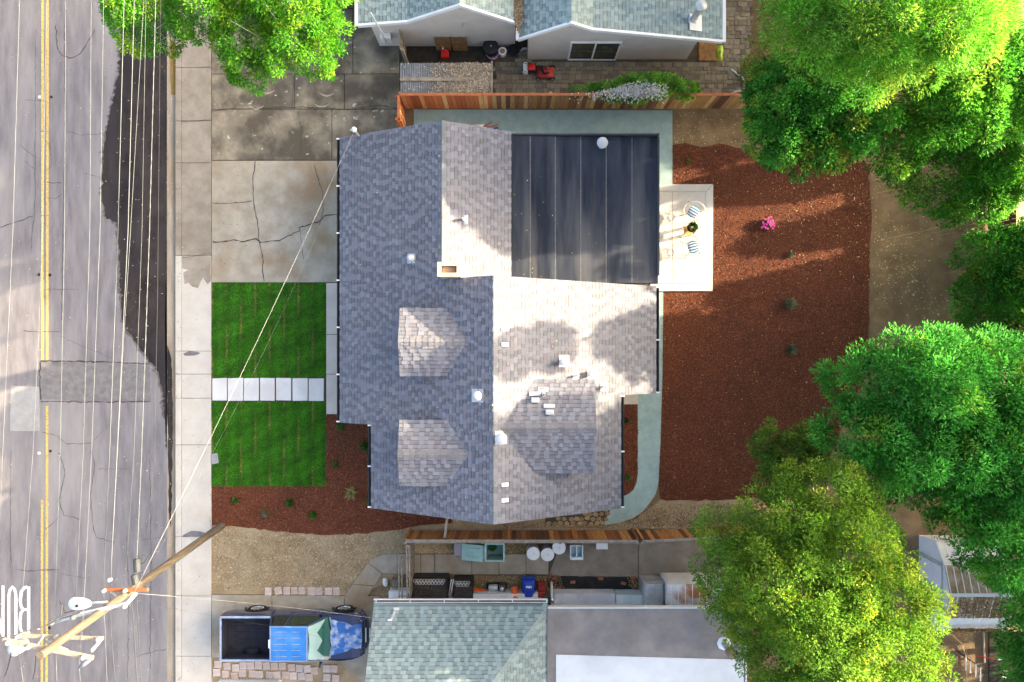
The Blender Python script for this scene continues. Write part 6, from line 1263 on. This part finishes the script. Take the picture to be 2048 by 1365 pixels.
# ------------------------------------------------------------------ trees
def tree(label, base, lobes, nclus, nleaf, L, Wd, spread, pal, seed, trunk_r=.2, bark=None, grp=None, name='tree', out=.55, limbs=12, yel=None, flat=.6, twigs=0, zlow=-.35, droop=0.):
    r = np.random.default_rng(seed); rr = random.Random(seed); bark = bark or m_bark
    b = np.array(W(*base, .05)); t = thing(name, label, 'tree' if name != 'shrub' else 'shrub', tuple(b), grp)
    area = np.array([l[3]*l[4] for l in lobes], float); area /= area.sum(); cs = []; od = []
    for l, a in zip(lobes, area):
        c = np.array(W(l[0], l[1], l[2])); R = np.array((l[3]*S(l[2]), l[4]*S(l[2]), l[5])); m = int(nclus*a)
        u = r.normal(0, 1, (m*3, 3)); u /= np.linalg.norm(u, axis=1, keepdims=True); u = u[u[:, 2] > zlow][:m]
        lump = 1+.16*np.sin(u[:,0]*5+seed)*np.cos(u[:,1]*6+seed*2)+.1*np.sin(u[:,1]*11+u[:,2]*7+seed)
        rad = (.5+.5*r.random(len(u))**.55)*lump
        cs.append(c+u*R*rad[:, None]); od.append(u)
    cs = np.concatenate(cs); od = np.concatenate(od); m = len(cs)
    pal = np.array(pal); ct = pal[r.integers(0, len(pal), m)]*r.uniform(.7, 1.3, m)[:, None]
    if yel is not None:
        k = r.random(m) < yel[1]; ct[k] = np.array(yel[0])*r.uniform(.8, 1.2, k.sum())[:, None]
    size = r.uniform(.6, 1.35, m)
    nl = np.maximum(8, (nleaf*size**2).astype(int)); idx = np.repeat(np.arange(m), nl); n = len(idx)
    ax = od+np.array((0, 0, .7)); ax /= np.linalg.norm(ax, axis=1, keepdims=True)
    off = r.normal(0, 1, (n, 3)); off /= np.linalg.norm(off, axis=1, keepdims=True)
    dt = (off*ax[idx]).sum(1); off = np.where((dt < -.25)[:, None], off-2*dt[:, None]*ax[idx], off); dt = np.abs(dt)
    off -= ax[idx]*((1-flat)*(off*ax[idx]).sum(1))[:, None]
    off *= (.35+.65*r.random(n)**.5)[:, None]*(1+.25*np.sin(off[:, 0]*9+idx)*np.sin(off[:, 1]*8+idx*2))[:, None]
    c = cs[idx]+off*(spread*size[idx])[:, None]
    d = off*.9+ax[idx]*out*.5+r.normal(0, .32, (n, 3)); d[:, 2] += .05-droop
    tint = ct[idx]*(1.35*r.uniform(.65, 1.4, n))[:, None]
    leaves('crown', c, d, L, Wd, tint, m_leaf, t, seed)
    top = np.average([W(l[0], l[1], l[2]) for l in lobes], axis=0, weights=area); fork = b*.6+top*.4; fork[2] = max(1.2, top[2]*.5)
    MB().tube([b, b*.9+fork*.1+np.array((.05,.03,0)), fork], [trunk_r*1.25, trunk_r, trunk_r*.8], 10).build('trunk', bark, t, smooth=True)
    far = sorted(range(m), key=lambda i: rr.random())[:limbs*6]
    for k in range(limbs):
        e = cs[far[k]]; mid = fork*.45+e*.55+np.array((rr.uniform(-.3,.3), rr.uniform(-.3,.3), rr.uniform(0,.3))); q = MB()
        q.tube([fork, (fork+mid)/2+np.array((rr.uniform(-.15,.15), rr.uniform(-.15,.15), .1)), mid, e], [trunk_r*.5, trunk_r*.36, trunk_r*.22, .012], 7)
        for e2 in far[limbs+k*5:limbs+k*5+5]:
            e2 = cs[e2]
            if np.linalg.norm(e2-mid) < 3.2: q.tube([mid, (mid+e2)/2+np.array((0,0,.12)), e2], [trunk_r*.17, trunk_r*.1, .006], 5)
        if twigs:
            for j in range(twigs):
                p = cs[rr.randrange(m)]; 
                if np.linalg.norm(p-e) > 2.5: continue
                q.tube([e*.5+mid*.5, (e+p)/2+np.array((0,0,.15)), p+np.array((0,0,.1))], [.02,.014,.005], 4)
        q.build('limb', bark, t, smooth=True)
    return t
G1 = [(.075,.28,.02),(.055,.23,.018),(.10,.32,.024),(.13,.34,.03)]
tree('bright green street tree over the driveway at top left', (470,-90), [(300,35,6.,72,70,1.6),(255,10,6.2,40,50,1.2),(430,20,6.3,90,60,1.7),(500,70,6.,75,80,1.5),(600,60,6.2,85,85,1.6),(560,-10,6.8,130,70,1.6),(640,110,5.7,45,40,1.),(500,140,5.5,36,36,.9)], 620, 90, .105, .045, .27, G1, 1, yel=((.2,.36,.03), .2), trunk_r=.17, bark=m_pale_bark, limbs=14, twigs=6)
FE = [(.11,.34,.032),(.09,.30,.024),(.15,.38,.045),(.07,.25,.02)]
tree('tall feathery yellow green tree at top right with pale branches', (1790,-10), [(1640,60,10.6,110,75,1.8),(1740,40,11.4,130,95,2.2),(1850,30,11.6,130,100,2.2),(1780,120,10.6,120,50,1.6),(1920,60,11.,75,75,1.8),(1790,-120,11.6,220,120,2.4),(1600,20,10.2,70,60,1.4),(1740,165,9.6,50,30,1.)], 900, 120, .12, .028, .36, FE, 2, yel=((.26,.40,.05), .15), trunk_r=.25, bark=m_pale_bark, limbs=16, twigs=10, out=.8)
DG = [(.035,.19,.022),(.05,.235,.026),(.07,.27,.03),(.028,.14,.018)]
tree('broad dark green tree reaching over the mulch from the north fence', (1700,190), [(1570,230,6.2,80,85,1.6),(1610,280,5.8,75,65,1.5),(1650,180,6.8,95,75,1.7),(1560,170,5.8,55,50,1.2),(1690,270,6.2,60,60,1.4),(1540,270,5.2,40,40,1.)], 620, 85, .115, .06, .28, DG, 3, yel=((.16,.26,.03), .12), trunk_r=.2, limbs=14)
tree('large mid green tree in the top right corner with sunlit yellow tips', (1900,230), [(1830,200,6.6,114,98,1.6),(1930,165,7.,125,125,1.8),(1990,280,5.2,98,124,1.1),(1880,330,4.5,104,98,1.2),(1780,290,5.2,64,74,1.2),(1960,390,4.8,65,50,1.2),(2060,165,6.8,105,100,1.5),(2060,330,5.8,60,70,1.4)], 1000, 95, .115, .055, .32, [(.055,.24,.022),(.075,.28,.025),(.1,.32,.03),(.04,.18,.018)], 4, yel=((.16,.33,.035), .15), trunk_r=.26, limbs=14)
tree('round dark green tree at the right edge below the fence gap', (2050,610), [(1975,510,4.8,62,52,1.3),(2030,570,4.6,95,90,2.4),(2010,650,4.2,80,75,2.2),(2080,520,5.4,80,80,1.6),(1960,590,3.2,45,50,1.6)], 480, 95, .11, .055, .3, [(.04,.2,.022),(.055,.24,.025),(.075,.27,.028)], 5, yel=((.2,.3,.03), .1), trunk_r=.18)
EM = [(.045,.25,.036),(.058,.30,.042),(.078,.34,.048),(.034,.19,.028)]
tree('huge emerald green tree covering the lower right yard', (1900,880), [(1760,770,8.,95,85,1.9),(1850,760,8.8,120,95,2.2),(1960,770,8.4,132,112,2.),(1720,860,7.6,70,65,1.7),(1800,890,8.6,110,85,2.),(1900,880,8.6,133,104,2.1),(2010,900,8.8,124,124,2.1),(1990,1000,8.,108,90,1.9),(1985,1065,8.4,92,75,2.),(2050,1080,8.,92,112,1.9),(1735,945,6.4,62,58,1.4),(1890,970,8.,70,60,1.6),(2062,1180,7.6,42,70,1.7),(1890,700,7.2,50,40,1.2)], 1500, 105, .125, .048, .34, EM, 6, yel=((.17,.36,.04), .06), trunk_r=.32, limbs=18, out=.7)
OL = [(.105,.235,.024),(.13,.26,.028),(.08,.19,.02),(.155,.28,.03)]
tree('small olive green tree at the upper left of the emerald tree', (1575,935), [(1545,890,4.6,42,40,1.1),(1585,920,5.,60,55,1.3),(1610,880,4.8,38,32,1.),(1560,960,4.6,40,40,1.)], 240, 80, .085, .04, .22, [(.08,.17,.022),(.11,.21,.025),(.06,.13,.018)], 7, trunk_r=.1, limbs=8)
tree('large yellow olive tree overhanging the flat roof and sheds', (1640,1170), [(1640,1010,9.0,115,90,1.9),(1560,1060,9.2,100,85,1.9),(1470,1080,8.2,75,70,1.6),(1450,1160,7.8,60,85,1.5),(1560,1170,9.8,120,100,2.2),(1690,1100,9.6,110,95,2.1),(1640,1240,10.0,130,105,2.3),(1760,1210,9.4,110,90,2.),(1780,1310,9.0,105,80,1.9),(1660,1340,9.6,130,90,2.1),(1560,1310,8.8,80,80,1.8),(1500,1230,7.6,50,60,1.3),(1740,1440,9.0,140,100,2.),(1590,1430,8.8,100,80,1.8)], 2000, 88, .085, .046, .28, OL, 8, yel=((.22,.30,.03), .15), trunk_r=.3, limbs=18)
tree('dark tree cut off by the right edge, beside the dark deck', (2075,1290), [(2045,1250,5.6,40,60,1.2),(2055,1330,5.4,45,50,1.3),(2090,1290,5.8,60,80,1.4)], 130, 130, .15, .05, .45, EM, 9, trunk_r=.12, limbs=6)
tree('low yellow green shrub at the corner of the paved yard', (1520,135), [(1515,120,1.6,32,38,.8),(1535,155,1.6,30,30,.7),(1500,150,1.2,22,22,.5)], 120, 50, .07, .035, .16, [(.16,.22,.03),(.2,.25,.035),(.1,.16,.02)], 10, trunk_r=.04, limbs=5, name='shrub')
fb = tree('flowering shrub with white blossom trailing over the fence', (1290,182), [(1230,180,1.6,55,17,.3),(1275,176,1.85,50,26,.4),(1320,173,1.85,45,24,.4),(1365,181,1.6,35,15,.3),(1165,183,1.5,25,9,.2)], 260, 70, .075, .04, .17, [(.1,.28,.03),(.14,.34,.04),(.17,.36,.05)], 11, trunk_r=.03, limbs=5, name='shrub')
rg_ = np.random.default_rng(5); n = 1900; c_ = np.concatenate([np.stack([rg_.normal(1262,45,n), rg_.normal(181,9,n)], 1)]); c_ = c_[(c_[:,0] > 1140) & (c_[:,0] < 1335) & (c_[:,1] > 188-26*np.exp(-((c_[:,0]-1290)/70)**2)) & (c_[:,1] < 206)]
zq = 2.15+rg_.uniform(0,.3,len(c_)); P_ = np.stack([(c_[:,0]-1024)*(H-zq)/F, (682-c_[:,1])*(H-zq)/F, zq], 1)
leaves('blossom', P_, rg_.normal(0,1,P_.shape)+np.array((0,0,.8)), .07, .065, np.full((len(P_),3), .85)*rg_.uniform(.8,1.05,(len(P_),1)), m_leaf, fb, 3)
# unseen tall trees added beyond the right and top edges to shade the street
for i, (X, Y, h, R) in enumerate(((25,-6,13,4.),(26,-12,16,4.5),(25,-19,15,4.2),(25,15,15,4.2),(24,20,16,4.5),(15,19,14,4.2),(30,26,17,5),(25.5,-.9,19,3.1),(23.6,1.7,8,2.5))):
    px, py = 1024+X/S(h*.6), 682-Y/S(h*.6); q = 1/S(h*.6)
    tree(['tall tree beyond the right edge, south of the fence gap', 'tall tree beyond the right edge, behind the barn shed', 'tall tree beyond the lower right corner', 'tall tree beyond the right edge, north of the fence gap', 'tall tree beyond the top right corner', 'tall tree beyond the top edge, behind the feathery tree', 'tallest tree far beyond the top right corner', 'broad tree beyond the right edge, level with the round dark tree', 'low spreading tree beyond the right edge, behind the round dark tree'][i], (1024+X*50, 682-Y*50), [(px,py,h*.62,R*q*.85,R*q*.85,h*.3),(px+R*q*.35,py-R*q*.35,h*.7,R*q*.6,R*q*.6,h*.25),(px-R*q*.4,py+R*q*.3,h*.5,R*q*.65,R*q*.65,h*.25),(px,py,h*.38,R*q*.7,R*q*.7,h*.18)], 300, 60, .5, .24, .8, EM, 100+i, trunk_r=.3, limbs=8, grp='tall trees beyond the frame', zlow=-.9)

# unseen young trees and a slim one, added to cast shade streaks and patches
for i, (X, Y, h, R) in enumerate(((21.6,8.7,4.4,.6),(22.2,6.5,3.9,.5),(22.6,4.6,4.3,.6),(21.4,10.9,5.,1.1),(18.6,3.3,11.,.8))):
    z = h*.62; q = 1/S(z); px, py = 1024+X*q, 682-Y*q
    tree(['young tree behind the dark fence, second from the top', 'young tree behind the dark fence, third from the top', 'young tree behind the dark fence, lowest', 'young tree behind the dark fence, uppermost', 'slim tall tree rising behind the round dark tree at the right edge'][i], (1024+X*50, 682-Y*50),
         [(px,py,z,R*q,R*q,h*.3),(px+R*q*.3,py-R*q*.4,h*.8,R*q*.6,R*q*.6,h*.18)] if h < 9 else [(1024+X/S(7.2),682-Y/S(7.2),7.2,R/S(7.2),R/S(7.2),1.5),(1024+X/S(10.4),682-(Y+.3)/S(10.4),10.4,R*.8/S(10.4),R*.8/S(10.4),1.1)], 150, 60, .2, .1, .3, DG, 130+i, trunk_r=.08, limbs=6, grp='young trees beyond the fence' if h < 9 else None, zlow=-.9)
